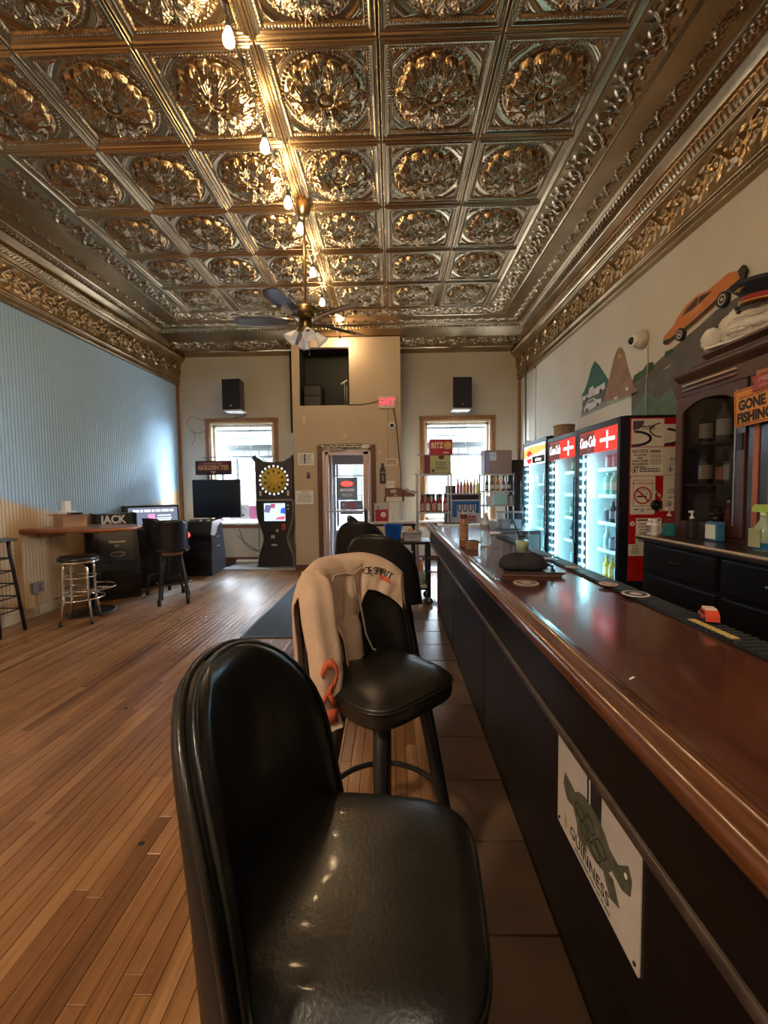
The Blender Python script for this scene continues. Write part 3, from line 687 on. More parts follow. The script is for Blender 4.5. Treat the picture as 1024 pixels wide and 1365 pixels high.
fr_me = MB().tube([(.222*cos(2*pi*k/40), .222*sin(2*pi*k/40), .24) for k in range(40)], .011, 8, True).mesh('foot_ring', black_metal)
sw = MB().lathe([(.13, .620), (.13, .640), (.16, .642), (.16, .652)], n=28).cyl((0, 0, .58), .05, .045).mesh('swivel_plate', black_metal)
def stool(label, loc, rot):
    t = thing('bar_stool', label, 'stool', loc, rot, 'padded black bar stools along the bar')
    inst('seat', seat_me, t); inst('seat_piping', seat_pip, t); b_ = inst('backrest', fb, t); inst('back_shell', bb, b_); inst('piping', pip, b_)
    for m_ in legs: inst('leg', m_, t)
    inst('foot_ring', fr_me, t); inst('swivel_plate', sw, t); return t
stool('padded black vinyl bar stool nearest the camera with a bare curved back', (-.068, .685, 0), radians(-5))
s2 = stool('padded black vinyl bar stool with a beige sweatshirt over its back', (-.045, 1.49, 0), radians(-46))
stool('padded black vinyl bar stool just beyond the sweatshirt, its back turned to us', (-.045, 2.80, 0), radians(72))
stool('padded black vinyl bar stool partly hidden behind the stool beyond the sweatshirt', (-.27, 3.95, 0), radians(78))
stool('padded black vinyl bar stool farthest along the bar, tilted back edge showing', (-.24, 4.62, 0), radians(20))

# ---- sweatshirt thrown over the back of the second stool
fleece = mat('beige_fleece', (.50, .355, .255), .9, var=.10, scale=14, bump=.25, bscale=260)
sw_t = thing('sweatshirt', 'beige sweatshirt with orange lettering draped over a stool back', 'sweatshirt', s2.location[:], s2.rotation_euler[:])
def folds(u, q): return .011*sin(u*7.5+q*1.5)*(.4+.6*sin(u*3.1+1)**2)+.006*sin(u*15+1.3+q*4)+.003*sin(u*29+q*6)
def cloth_pt(u, q, th=0):
    """q: 0 at the rear hem, 1 at the ridge over the top, 2 at the front hem; u: -1.15..1.15 across"""
    uu = max(-.93, min(.93, u*.86)); edge_v = 1-.26*abs(uu)**3.2
    dn = 1-q if q < 1 else q-1
    vtop = min(.992, edge_v+.0)
    if q < 1: v = vtop-dn*.85; off = .040+.012*dn
    else: v = vtop-dn*(.88 if u < -.1 else .88-.62*sst1((u+.1)/.5)); off = -(.046+.012*dn)
    near = max(0, 1-dn/.10); off *= (1-near*near*.98)
    vv = max(.02, v); p = Vector(back_pt(uu, min(.9, vv) if abs(uu) > .3 else vv, off)) if False else Vector(back_flat(uu, vv, off))
    f_ = folds(u, q)*min(1, dn*2.5)
    d = Vector((-cos(uu*.9), sin(uu*.9), 0)) if q < 1 else Vector((cos(uu*.9), -sin(uu*.9), 0))
    return p+d*(f_+th)+Vector((0, 0, .022*near))
def sst1(t): t = max(0, min(1, t)); return t*t*(3-2*t)
def back_flat(u, v, off):
    s = u*HW*.97; th = s/RB; R_ = RB+off
    return (-.215+RB-R_*cos(th)-.022*v-.015*v*v, R_*sin(th), BZ0+(BZ1-BZ0)*v)
def cloth(u0, u1, q0, q1, nu, nq, name):
    g = [[cloth_pt(u0+(u1-u0)*i/nu, q0+(q1-q0)*j/nq)[:] for i in range(nu+1)] for j in range(nq+1)]
    o = MB().grid(g, True).build(name, fleece, sw_t); m_ = o.modifiers.new('thick', 'SOLIDIFY'); m_.thickness = .008; m_.offset = 1; return o
cloth(-1.08, 1.08, .05, 2.0, 64, 60, 'body')
# shoulder and hood seams, hem cord
def on(u, q, t_=.010): return cloth_pt(u, q, t_)[:]
MB().tube([on(-.80, 1.75), on(-.78, 1.4), on(-.66, 1.17), on(-.40, 1.10), on(-.12, 1.10), on(.08, 1.16), on(.10, 1.35), on(.05, 1.62)], .0032, 6).build('seam', mat('fleece_seam', (.44, .31, .21), .9), sw_t)
MB().tube([on(.10, 1.16), on(.30, 1.20), on(.45, 1.33), on(.52, 1.5)], .0026, 6).build('shoulder_seam', mat('fleece_seam', (.44, .31, .21), .9), sw_t)
# sleeve hanging down the near side
def tubeflat(cs, name, m_, par):
    """cs: (centre, half-width vec, half-thick vec)"""
    rows = []
    for c, a, b_ in cs:
        c, a, b_ = Vector(c), Vector(a), Vector(b_)
        rows.append([(c+a*cos(2*pi*k/24)+b_*sin(2*pi*k/24)*(1+.22*sin(k*1.05)))[:] for k in range(24)])
    return MB().grid(rows, True, True).build(name, m_, par)
def fr_(u, v, off): return Vector(back_flat(u, v, off))
sl = []
side = Vector((.35, .93, 0)).normalized(); outn = Vector((.93, -.35, 0)).normalized()
for k, (u, v, w, t_) in enumerate([(-.70, .985, .030, .004), (-.78, .93, .050, .014), (-.86, .82, .062, .030), (-.92, .62, .060, .034), (-.93, .44, .058, .030), (-.94, .26, .056, .030), (-.95, .08, .054, .028), (-.95, -.06, .050, .026), (-.95, -.10, .042, .022)]):
    c = fr_(u, v, (-.026, -.040, -.052)[k] if k < 3 else -.060)+Vector((.012*sin(k*1.7)+.006*k, -.02-.002*k, 0)); sl.append((c, side*w, outn*t_*1.25))
slv = tubeflat(sl, 'sleeve', fleece, sw_t)
# lining fold that falls open towards the seat
cg = []
for j in range(9):
    t_ = j/8; cg.append([(fr_(-.55+.62*i/10+.05*t_, .62-.60*t_*(1-.45*abs(i/10-.35)), -.040-.045*min(1, t_*3)-.014*min(1, t_*3)*sin(i*.9+t_*2)-.02*t_))[:] for i in range(11)])
o = MB().grid(cg, True).build('open_flap', fleece, sw_t); m_ = o.modifiers.new('thick', 'SOLIDIFY'); m_.thickness = .007
# print: orange script on the sleeve, dark letters on the shoulder
orange_p = mat('orange_print', (.48, .085, .03), .8)
def sleeve_pt(a, b_): # a along (0 top..1 bottom) b across
    i = a*(len(sl)-1); k = min(int(i), len(sl)-2); f = i-k
    c = Vector(sl[k][0]).lerp(Vector(sl[k+1][0]), f); w = sl[k][1].lerp(sl[k+1][1], f); t2 = sl[k][2].lerp(sl[k+1][2], f)
    ang = pi/2-b_*.9
    return (c+w*cos(ang)+t2*sin(ang)*1.30+outn*.004)[:]
def ribbon(paths, w, name):
    mb = MB()
    for path in paths:
        L, R_ = [], []
        for i, (a, b_) in enumerate(path):
            p0, p1 = path[max(i-1, 0)], path[min(i+1, len(path)-1)]; dx, dy = (p1[0]-p0[0])*5, p1[1]-p0[1]; n_ = hypot(dx, dy) or 1
            ox, oy = -dy/n_*w/5, dx/n_*w; L.append(sleeve_pt(a+ox, b_+oy)); R_.append(sleeve_pt(a-ox, b_-oy))
        mb.grid([L, R_], True)
    o = mb.build(name, orange_p, slv); m_ = o.modifiers.new('t', 'SOLIDIFY'); m_.thickness = .002; return o
ribbon([[(.60, -.55), (.57, -.40), (.54, -.1), (.54, .25), (.57, .50), (.61, .50), (.65, .25), (.68, 0)], [(.64, .15), (.68, -.1), (.72, -.35), (.76, -.7)], [(.68, -.1), (.72, .2), (.77, .55)]], .10, 'script_letter')
ribbon([[(.82, -.75), (.83, -.3), (.82, .2), (.83, .7)]], .22, 'orange_bar')
def decal(u0, q0, u1, q1, th_=.0115):
    """frame on the cloth: x along the baseline, z out of the cloth"""
    p_ = Vector(on(u0, q0, th_)); x_ = (Vector(on(u1, q1, th_))-p_).normalized(); w_ = Vector(on(u0, q0+.06, th_))-p_
    z_ = x_.cross(-w_).normalized(); y_ = z_.cross(x_); return p_, Matrix((x_, y_, z_)).transposed()
for i, ch in enumerate('OF SPIRIT'):
    if ch == ' ': continue
    k = i/8; u = .40+.47*k; q = 1.36-.15*k
    p_, R_ = decal(u, q, u+.05, q-.022); o = text(ch, .042, ink, sw_t, p_[:], (0, 0, 0), ext=.0008); o.rotation_euler = R_.to_euler()
MB().tube([back_flat(.16, .70, -.055), back_flat(.22, .52, -.050), back_flat(.26, .34, -.052), back_flat(.36, .20, -.055), back_flat(.55, .155, -.055), back_flat(.80, .15, -.05)], .0042, 7).build('drawstring', mat('pale_cord_cotton', (.55, .47, .38), .8), sw_t)
g = [[on(.66+.20*i/4, 1.38+.16*j/4-.06*i/4, .0125) for i in range(5)] for j in range(5)]
MB().grid(g, True).build('orange_emblem', orange_p, sw_t)
# ================================================================== LEFT SIDE OF THE ROOM
# high table: thick plank from the wall on a pedestal
t = thing('high_table', 'long thick plank high table with rounded end on a black pedestal', 'table', (-3.55, 4.78, 0))
pl = [(-.55, -.30)]+[(.26+.30*cos(radians(a)), .30*sin(radians(a))) for a in range(-90, 91, 10)]+[(-.55, .30)]
MB().prism(pl, .965, 1.012).build('table_top', table_wood, t)
mb = MB(); mb.tube([(p[0], p[1], .988) for p in pl], .0245, 8, True); mb.build('live_edge', table_wood, t)
MB().box(-.545, -.36, -.10, .10, .90, .965, .004).build('wall_bracket', table_wood, t)
MB().lathe([(.038, .02), (.038, .93), (.10, .945), (.10, .965)], (-.02, 0, 0), 18).build('pedestal', black_metal, t)
MB().lathe([(.25, 0), (.25, .012), (.22, .022), (.06, .04), (.05, .06)], (-.02, 0, 0), 32).build('table_base', black_metal, t)
MB().tube([(-.02+.26*cos(2*pi*k/28), .26*sin(2*pi*k/28), .30) for k in range(28)], .012, 7, True).tube([(.24, 0, .30), (-.28, 0, .30)], .009, 6).tube([(-.02, .26, .30), (-.02, -.26, .30)], .009, 6).build('foot_rail', chrome, t)
# cardboard box on the table
t = thing('cardboard_box', 'open cardboard box with a blue mark on the plank high table', 'box', (-3.74, 4.75, 1.013), radians(-30))
MB().box(-.13, .11, -.12, .12, 0, .145).build('box_body', cardboard, t)
MB().prism([(-.13, .145), (-.30, .125), (-.30, .129), (-.13, .149)], -.12, .12, 'y').prism([(-.13, .14), (-.19, .06), (-.185, .058), (-.125, .138)], -.05, .12, 'y').build('box_flap', cardboard, t)
ring2(MB(), .04, .035, .010, 0, .001, .03, .075, 18).prism([(-.0, .06), (.05, .10), (.055, .095), (.005, .055)], 0, .001).build('printed_mark', mat('blue_print', (.15, .22, .32), .6), t, (0, -.1202, 0), FB)
t = thing('napkin_holder', 'white napkin holder standing on the open cardboard box', 'holder', (-3.77, 4.74, 1.1605), radians(-30))
MB().box(-.10, .10, -.06, .06, 0, .035, .005).build('holder_tray', white, t); MB().box(-.075, .03, -.03, .03, .035, .15, .005).build('napkins', white_paper, t)
t = thing('black_case', 'flat black case on the right of the cardboard box lid', 'case', (-3.615, 4.655, 1.1605), radians(-30))
MB().box(-.07, .07, -.05, .05, 0, .022, .006).build('case_body', black, t); MB().box(-.02, .02, -.052, -.05, .006, .014).build('latch', steel, t)
# chrome stool
def ringpts(r, z, n=32, cx=0, cy=0): return [(cx+r*cos(2*pi*k/n), cy+r*sin(2*pi*k/n), z) for k in range(n)]
t = thing('round_stool', 'chrome ring stool with a round black seat at the plank table', 'stool', (-3.42, 4.42, 0), radians(20))
MB().lathe([(.001, .655), (.17, .655), (.185, .665), (.19, .69), (.185, .712), (.165, .726), (.08, .732), (.001, .733)], n=32, cap=False).build('seat', vinyl, t)
MB().lathe([(.187, .655), (.193, .66), (.193, .672), (.187, .676)], n=32, cap=False).build('seat_band', chrome, t)
for k in range(4):
    a = pi/4+k*pi/2; c, s_ = cos(a), sin(a)
    lg = MB().tube([(c*.05, s_*.05, .650), (c*.11, s_*.11, .645), (c*.145, s_*.145, .62), (c*.155, s_*.155, .58), (c*.165, s_*.165, .25), (c*.20, s_*.20, .03)], .0125, 9).build('leg', chrome, t)
    MB().lathe([(.018, 0), (.018, .03), (.013, .035)], (c*.203, s_*.203, 0), 10).build('rubber_foot', black, lg)
MB().tube(ringpts(.225, .27), .010, 8, True).build('foot_ring', chrome, t); MB().tube(ringpts(.168, .32), .007, 7, True).build('brace_ring', chrome, t); MB().tube(ringpts(.160, .50), .008, 7, True).build('upper_ring', chrome, t)
# black stools with a bucket back
def bucket_stool(label, loc, rot, wood=True):
    t = thing('cafe_stool', label, 'stool', loc, rot, 'black cafe stools by the plank table')
    g = []
    for j in range(13):
        v = j/12; row = []
        for i in range(17):
            u = -1+i/8; th = u*1.15; h = (.98+.10*v-.06*v*u*u) if False else .66+(.40-.05*u*u*u*u)*v
            row.append((-.20+.22*(1-cos(th))-.05*v, .205*sin(th)*(1+.02*v), h))
        g.append(row)
    o = MB().grid(g, True).build('backrest', navy, t); m_ = o.modifiers.new('thick', 'SOLIDIFY'); m_.thickness = .018
    MB().prism([(superell(2*pi*k/32, 3.4)[0]*.20, superell(2*pi*k/32, 3.4)[1]*.20) for k in range(32)], .665, .70).build('seat', navy, t)
    if wood: MB().prism([(.16, .665), (.16, .63), (.08, .60), (-.08, .60), (-.16, .63), (-.16, .665)], -.11, .11, 'y').build('seat_support', mat('reddish_support_wood', (.20, .09, .06), .4), t)
    for k in range(4):
        a = pi/4+k*pi/2; c, s_ = cos(a), sin(a)
        lg = MB().tube([(c*.12, s_*.12, .62), (c*.15, s_*.15, .50), (c*.20, s_*.20, .25), (c*.215, s_*.215, .10), (c*.225, s_*.225, .03)], [.011, .013, .015, .017, .018], 8).build('leg', black_metal, t)
        MB().lathe([(.022, 0), (.022, .09), (.018, .095)], (c*.226, s_*.226, 0), 10).build('leg_sleeve', black, lg)
    MB().tube(ringpts(.195, .26), .008, 7, True).build('foot_ring', black_metal, t); return t
bucket_stool('black stool with a low curved back standing out from the plank table', (-2.80, 5.20, 0), radians(115))
bucket_stool('black stool behind the free end of the plank table', (-3.15, 5.62, 0), radians(60), False)
# tall slatted-leg stool cut by the frame
t = thing('ladder_stool', 'tall black metal stool with ladder rungs by the cream wall', 'stool', (-3.925, 3.98, 0), radians(0))
for (x0, x1) in ((-.08, -.15), (.08, .15)):
    for (y0, y1) in ((-.08, -.14), (.08, .14)):
        MB().tube([(x0, y0, .93), (x0*1.1, y0*1.05, .80), (x1, y1, .012)], .016, 8).build('leg', black_metal, t)
for k, z in enumerate((.24, .37, .50, .63, .76)):
    f = (.93-z)/.93; x_ = .08+.07*f; y_ = .08+.06*f
    MB().tube([(-x_, -y_, z), (x_, -y_, z), (x_, y_, z), (-x_, y_, z)], .007, 6, True).build('rung', black_metal, t)
MB().box(-.13, .13, -.14, .14, .93, .955, .01).build('seat', black, t)
# socket with cable
t = thing('wall_socket', 'grey metal wall socket with plug low on the cream wall', 'socket', (XL+.002, 4.64, .33), FR)
MB().prism(rrect(.15, .12, .01), 0, .03).build('socket_box', mat('grey_socket', (.22, .19, .17), .45, .5), t); MB().box(.015, .055, -.03, .03, .03, .055, .006).build('plug', mat('mauve_plug', (.35, .22, .20), .4), t)
MB().tube([(0, -.06, .012), (0, -.30, .010)], .010, 7).build('conduit', mat('cream_conduit', (.42, .30, .18), .5), t)

# ---- whiskey-branded upright machine against the wall
steel_dark = mat('blue_black_panel', (.030, .040, .055), .30, .2)
t = thing('slope_front_machine', 'black slope-fronted machine lettered JACK behind the plank table', 'arcade machine', (-3.74, 5.50, 0), radians(40))
sp_ = [(-.26, 0), (.20, 0), (.22, .10), (.27, .32), (.245, .50), (.10, .90), (.12, 1.13), (-.26, 1.13)]
MB().prism([(-p[0], p[1]) for p in sp_], -.25, -.225, 'x').build('side_panel', black, t); MB().prism([(-p[0], p[1]) for p in sp_], .225, .25, 'x').build('side_panel', black, t)
MB().prism([(-p[0]*.97+.005, p[1]*.99+.004) for p in sp_], -.225, .225, 'x').build('cabinet_body', navy, t)
nrm = math.atan2(.40, .145)
pn = MB().prism(rrect(.38, .40, .02), 0, .006).build('front_panel', steel_dark, t, (0, -.170, .70), (nrm, 0, 0))
mb = MB()
ring2(mb, .085, .035, .004, .006, .008, 0, -.11, 24); ring2(mb, .07, .024, .003, .006, .008, 0, -.11, 24); mb.build('oval_emblem', steel, pn); text('Tennessee', .045, steel, pn, (0, .06, .007), shear=.3); text('SC', .04, steel, pn, (0, .0, .007))
MB().prism(rrect(.40, .20, .01), 0, .008).build('header_panel', steel_dark, t, (0, -.112, 1.02), (pi/2, 0, 0))
text('JACK', .145, white, t, (-.02, -.122, 1.045), FB, bold=.005, ext=.002, sx=.82); text('DANIELS', .075, white, t, (0, -.122, .945), FB, ext=.002)
MB().box(-.19, .19, -.262, -.255, .30, .40, .003).box(-.16, .16, -.235, -.225, .10, .26).build('service_hatch', black_metal, t)
# ---- second machine with a lit marquee
t = thing('marquee_machine', 'black machine with a lit pink and white marquee by the blue wall', 'arcade machine', (-3.67, 6.27, 0), radians(42))
MB().box(-.36, .36, -.22, .28, 0, .86, .01).build('cabinet_body', navy, t)
MB().prism([(-.22, .86), (-.10, .90), (-.06, 1.20), (.28, 1.20), (.28, .86)], -.36, .36, 'x').build('cabinet_hood', black, t)
MB().prism(rrect(.66, .25, .01), 0, .008).build('marquee_screen', emit_mat('marquee_glow', (.10, .11, .16), 1.0), t, (0, -.096, 1.05), (radians(82), 0, 0))
mq = MB().prism(rrect(.09, .11, .01, cx=-.03, cy=-.03), 0, .004).build('pink_block', emit_mat('pink_glow', (.9, .16, .30), 1.2), t, (0, -.104, 1.05), (radians(82), 0, 0))
text_lines(mq, -.28, .30, [.075], .035, .001, emit_mat('pale_glow', (.6, .75, .75), 1.0)); text_lines(mq, .04, .26, [.0, -.04, -.07], .02, .001, emit_mat('pale_glow', (.6, .75, .75), .9))
for x in (-.15, .02, .18): MB().box(x-.05, x+.05, -.225, -.219, .70, .725).build('chrome_strip', chrome, t)
for x in (-.2, .1): MB().box(x-.09, x+.09, -.226, -.22, .30, .42, .003).build('coin_door', steel_dark, t)

# ---- golf video game: low console, screen on a post, marquee on top
t = thing('golf_console', 'low black golf game console with a silver-edged side below the television', 'arcade machine', (-3.32, 7.10, 0), radians(4))
cp = [(-.33, 0), (.36, 0), (.34, .30), (.28, .60), (.22, .90), (-.27, .88), (-.35, .70), (-.30, .60), (-.30, .40), (-.33, .36)]
for sx in (-.29, .265): MB().prism(cp, sx, sx+.025, 'x').build('side_panel', steel_dark if sx > 0 else black, t)
MB().prism([(p[0]*.96, p[1]*.98) for p in cp], -.265, .265, 'x').build('console_body', navy, t)
MB().prism([(-.36, .69), (-.28, .905), (.24, .93), (.25, .86), (.10, .86), (-.05, .80), (-.12, .70), (-.22, .66)], .291, .305, 'x').build('silver_edge', mat('silver_plastic', (.50, .50, .53), .35, .4), t)
MB().prism([(-.34, .72), (-.28, .895), (.22, .915), (.22, .905), (-.26, .87)], -.26, .26, 'x').build('control_panel', black, t)
for x, y in ((-.15, -.15), (.06, -.15), (.18, -.12)): MB().ball((x, y, .912), .028, .028, .016).build('track_ball' if x == .06 else 'button', white, t)
MB().box(-.20, -.17, -.335, -.328, .68, .73).build('coin_slot', steel, t); MB().prism([(-.08, .64), (-.04, .68), (-.06, .74), (-.09, .70)], -.342, -.334, 'y').build('red_lamp', emit_mat('red_lamp', (1, .05, .05), 2), t)
for z in (.62, .46): MB().box(.306, .309, -.10, .02, z, z+.025).build('side_lettering', steel, t)
t = thing('television', 'wide black television on a post with a golf game marquee above it', 'television', (-3.21, 7.56, 0))
MB().box(-.44, .44, -.03, .02, .92, 1.62, .008).build('screen_housing', black, t); MB().box(-.425, .425, -.033, -.029, .94, 1.605).build('screen', mat('dark_screen', (.012, .017, .032), .18), t)
MB().box(-.06, .06, .0, .05, .04, .93).build('post', black_metal, t); MB().box(-.20, .20, -.05, .3, .0, .04, .01).build('stand_foot', black_metal, t)
tv = t
MB().box(-.14, -.12, -.012, .012, 1.62, 1.75).box(.11, .13, -.012, .012, 1.62, 1.75).build('marquee_bracket', black_metal, tv)
t = MB().prism(rrect(.66, .255, .02), -.02, .03).build('marquee', mat('maroon_black', (.035, .010, .018), .4), tv, (-.03, -.02, 1.83), FB); t['label'] = 'dark golf game marquee with orange lettering'
MB().prism([(-.29, .02), (-.25, .10), (.25, .10), (.29, .02), (.29, -.05), (-.29, -.05)], .03, .032).build('banner', mat('dark_red_banner', (.16, .030, .025), .5), t)
text('GOLDEN TEE', .105, mat('gold_letters', (.62, .36, .20), .5), t, (0, .0, .033), sx=.88, bold=.004); text_lines(t, -.2, .2, [.075], .03, .0325, mat('dull_gold', (.35, .17, .12), .5)); MB().prism([(-.05, -.06), (.05, -.06), (0, -.115)], .03, .034).build('tee_mark', mat('gold_letters', (.62, .36, .20), .5), t)

# ---- electronic dart machine
t = thing('dart_machine', 'tall black electronic dart machine with a yellow target by the window', 'dart machine', (-2.13, 7.66, .022))
def sx_(z): return .335-.115*math.exp(-((z-.52)/.26)**2)
zs = [0, .06]+[.1+.06*k for k in range(18)]+[1.20]
outl = [(sx_(z), z) for z in zs]+[(-sx_(z)-(.02 if z < .05 else 0), z) for z in reversed(zs)]
MB().prism(outl, -.20, .20, 'y').build('lower_cabinet', navy, t)
for sg in (1, -1):
    g = [[(sg*(sx_(z)+.004), -.205+.41*j, z) for j in range(2)] for z in zs]
    o = MB().grid(g, True).build('edge_trim', mat('silver_trim', (.45, .46, .50), .3, .7), t); m_ = o.modifiers.new('t', 'SOLIDIFY'); m_.thickness = .010
up = [(-.335, 1.225), (.335, 1.225), (.335, 1.90), (.33, 1.96), (.29, 1.97), (.18, 1.905), (0, 1.89), (-.18, 1.905), (-.32, 2.00), (-.37, 1.99), (-.36, 1.93), (-.335, 1.90)]
MB().prism(up, -.20, .20, 'y').build('upper_cabinet', mat('grey_black_sheen', (.030, .032, .036), .28), t)
for sx in (-.36, .335): MB().lathe([(.045, -.13), (.05, -.11), (.05, .11), (.045, .13)], (sx, 0, 1.975), 16, axis='y').build('top_roller', black, t)
MB().box(-.335, .335, -.205, .2, 1.20, 1.226).build('seam_strip', mat('seam_grey', (.3, .3, .32), .4, .5), t)
bd = MB().lathe([(.222, -.202), (.222, -.210), (.001, -.212)], (0, 0, 1.57), 48, axis='y', cap=False).build('target_board', mat('target_yellow', (.85, .60, .07), .5), t)
mb, mk, mn = MB(), MB(), MB()
for k in range(20):
    a0, a1 = 2*pi*(k-.5)/20, 2*pi*(k+.5)/20; am = 2*pi*k/20
    for (r0, r1) in ((.045, .115), (.132, .185)):
        if k % 2 == 0: mk.prism([(r0*sin(a0+.06), 1.57+r0*cos(a0+.06)), (r1*sin(a0+.06), 1.57+r1*cos(a0+.06)), (r1*sin(a1-.06), 1.57+r1*cos(a1-.06)), (r0*sin(a1-.06), 1.57+r0*cos(a1-.06))], -.2135, -.2115, 'y') if r0 > .1 else mk.prism([(r0*sin(am), 1.57+r0*cos(am)), (r1*sin(am+.05), 1.57+r1*cos(am+.05)), (r1*sin(am-.05), 1.57+r1*cos(am-.05))], -.2135, -.2115, 'y')
    mb.prism([(.19*sin(a0-.008), 1.57+.19*cos(a0-.008)), (.19*sin(a0+.008), 1.57+.19*cos(a0+.008)), (.04*sin(a0+.008), 1.57+.04*cos(a0+.008)), (.04*sin(a0-.008), 1.57+.04*cos(a0-.008))], -.2145, -.2115, 'y')
    mn.prism(rrect(.034, .040, .005, 2, .252*sin(am), 1.57+.252*cos(am)), -.206, -.202, 'y')
tag(mk.build('dark_segments', mat('target_brown', (.10, .05, .03), .5), bd), kind='stuff'); tag(mb.build('target_web', mat('web_gold', (.38, .24, .06), .5), bd), kind='stuff'); tag(mn.build('number_ring', emit_mat('number_white', (.9, .92, .9), .42), bd), kind='stuff')
MB().lathe([(.022, -.214), (.001, -.216)], (0, 0, 1.57), 16, axis='y', cap=False).build('bullseye', mat('bull_yellow', (.75, .55, .05), .5), bd)
for sx in (-.25, .25): MB().box(sx-.02, sx+.02, -.204, -.198, 1.29, 1.38, .004).build('dart_holder', steel, t)
scr = MB().box(-.19, .19, -.206, -.2, .835, 1.155).build('game_screen', emit_mat('screen_blue_white', (.45, .62, .75), .8), t)
for nm, c, pl in (('red_patch', (.45, .08, .15), [(-.0, .86), (.18, .86), (.18, .93), (.05, .90)]), ('dark_patch', (.12, .10, .2), [(-.19, 1.0), (-.10, .98), (-.04, 1.12), (-.16, 1.13)]), ('blue_patch', (.03, .08, .5), [(.10, .98), (.19, .96), (.19, 1.08), (.12, 1.06)]), ('maroon_patch', (.3, .06, .12), [(-.08, 1.08), (.0, 1.06), (.02, 1.14), (-.06, 1.15)]), ('white_bar', (.9, .9, .9), [(-.08, .955), (.08, .955), (.08, .985), (-.08, .985)])):
    MB().prism(pl, -.208, -.2055, 'y').build(nm, emit_mat(nm, c, .9), scr)
MB().box(-.12, .12, -.206, -.198, .38, .74, .004).build('coin_door', navy, t)
MB().prism(rrect(.07, .11, .01, cx=.155, cy=.73), -.207, -.2, 'y').build('red_bill_slot', mat('red_slot', (.40, .05, .04), .4), t)
for (x, z, w, h) in ((.04, .66, .045, .05), (-.04, .55, .07, .055), (-.02, .40, .10, .03)): MB().box(x-w/2, x+w/2, -.212, -.203, z-h/2, z+h/2, .004).build('coin_slot', steel, t)
for (z, c) in ((1.115, (.8, .6, .3)), (1.05, (.5, .5, .45))): MB().lathe([(.018, -.200), (.018, -.212), (.01, -.216)], (.245, 0, z), 12, axis='y').build('button', mat('button_amber', c, .4), t)

# ---- loudspeakers over the windows
def speaker(label, loc, rz):
    t = thing('loudspeaker', label, 'speaker', loc, rz, 'loudspeakers above the windows')
    MB().prism([(-.17, -.15), (.17, -.15), (.12, .13), (-.12, .13)], -.27, .27).build('speaker_box', black, t)
    g = MB().box(-.155, .155, -.158, -.150, -.255, .255, .004).build('grille', mat('speaker_grille', (.012, .012, .022), .6, bump=.4, bscale=400), t)
    MB().prism(ellipse(.016, .016, 12, 0, -.21), -.160, -.157, 'y').build('badge', steel, g)
    MB().box(-.16, .16, -.12, .15, -.305, -.272, .006).build('mount_shelf', white, t)
    MB().box(-.05, .05, .1, .22, -.30, -.1).build('bracket', white, t); return t
speaker('black loudspeaker on a white shelf above the window with the television', (-2.91, YB-.22, 3.17), radians(-6))
speaker('black loudspeaker on a white shelf above the window with the red cracker box', (1.27, YB-.22, 3.13), radians(3))
MB().tube([(-2.75, YB-.05, 2.87), (-2.80, YB-.06, 2.82), (-3.0, YB-.02, 2.80)], .006, 6).build('speaker_cable', ink); tag(bpy.data.objects['speaker_cable'], 'short black cable drooping beneath the loudspeaker above the television window', 'cable')
o = MB().tube([(-3.85, YB-.01, 2.3)]+[(-3.82+.06*sin(k*.9)-.01*k+.03*(k > 6)*k*.3, YB-.01, 2.35+.07*k) for k in range(8)]+[(-3.55, YB-.01, 2.74), (-3.5, YB-.01, 2.62), (-3.7, YB-.01, 2.52), (-3.86, YB-.012, 2.55)], .005, 5).build('loose_wire', grey_ink); tag(o, 'thin loose wire looping on the wall beside the television window', 'wire')
for i, (pts, lab) in enumerate(((((-2.95, 7.9, .68), (-2.85, 7.88, .40), (-2.72, 7.9, .28), (-2.45, 7.9, .22)), 'black cable hanging in an arc under the window sill by the dart machine'), (((-3.0, 7.93, .55), (-2.8, 7.92, .38), (-2.6, 7.92, .25)), 'shorter cable hanging behind the arcing cable under the window sill'), (((-2.58, 7.94, .69), (-2.58, 7.94, .16)), 'thin vertical cable below the window sill by the dart machine'))):
    o = MB().tube(pts, .006, 5).build('hanging_cable', ink); tag(o, lab, 'cable')
t = thing('fluorescent_tube', 'pale tube lying on the ledge below the television window', 'lamp', (-2.68, 7.925, .055)); MB().lathe([(.028, -.34), (.032, -.33), (.032, .33), (.028, .34)], axis='x', n=12).build('tube_body', white, t); MB().box(-.355, -.34, -.015, .015, -.015, .015).box(.34, .355, -.015, .015, -.015, .015).build('end_cap', steel, t)
t = thing('floor_mat', 'dark charcoal runner mat on the wood floor leading to the door', 'mat', (0, 0, 0)); MB().box(-1.47, .06, 3.87, 7.10, .0005, .010, .004).build('mat_pile', mat('charcoal_mat', (.030, .036, .050), .9, bump=.5, bscale=220, var=.25, scale=30), t)
MB().box(-1.47, .06, 3.87, 3.89, .001, .012, .003).box(-1.47, -1.45, 3.87, 7.1, .001, .012, .003).build('rubber_edge', black, t)

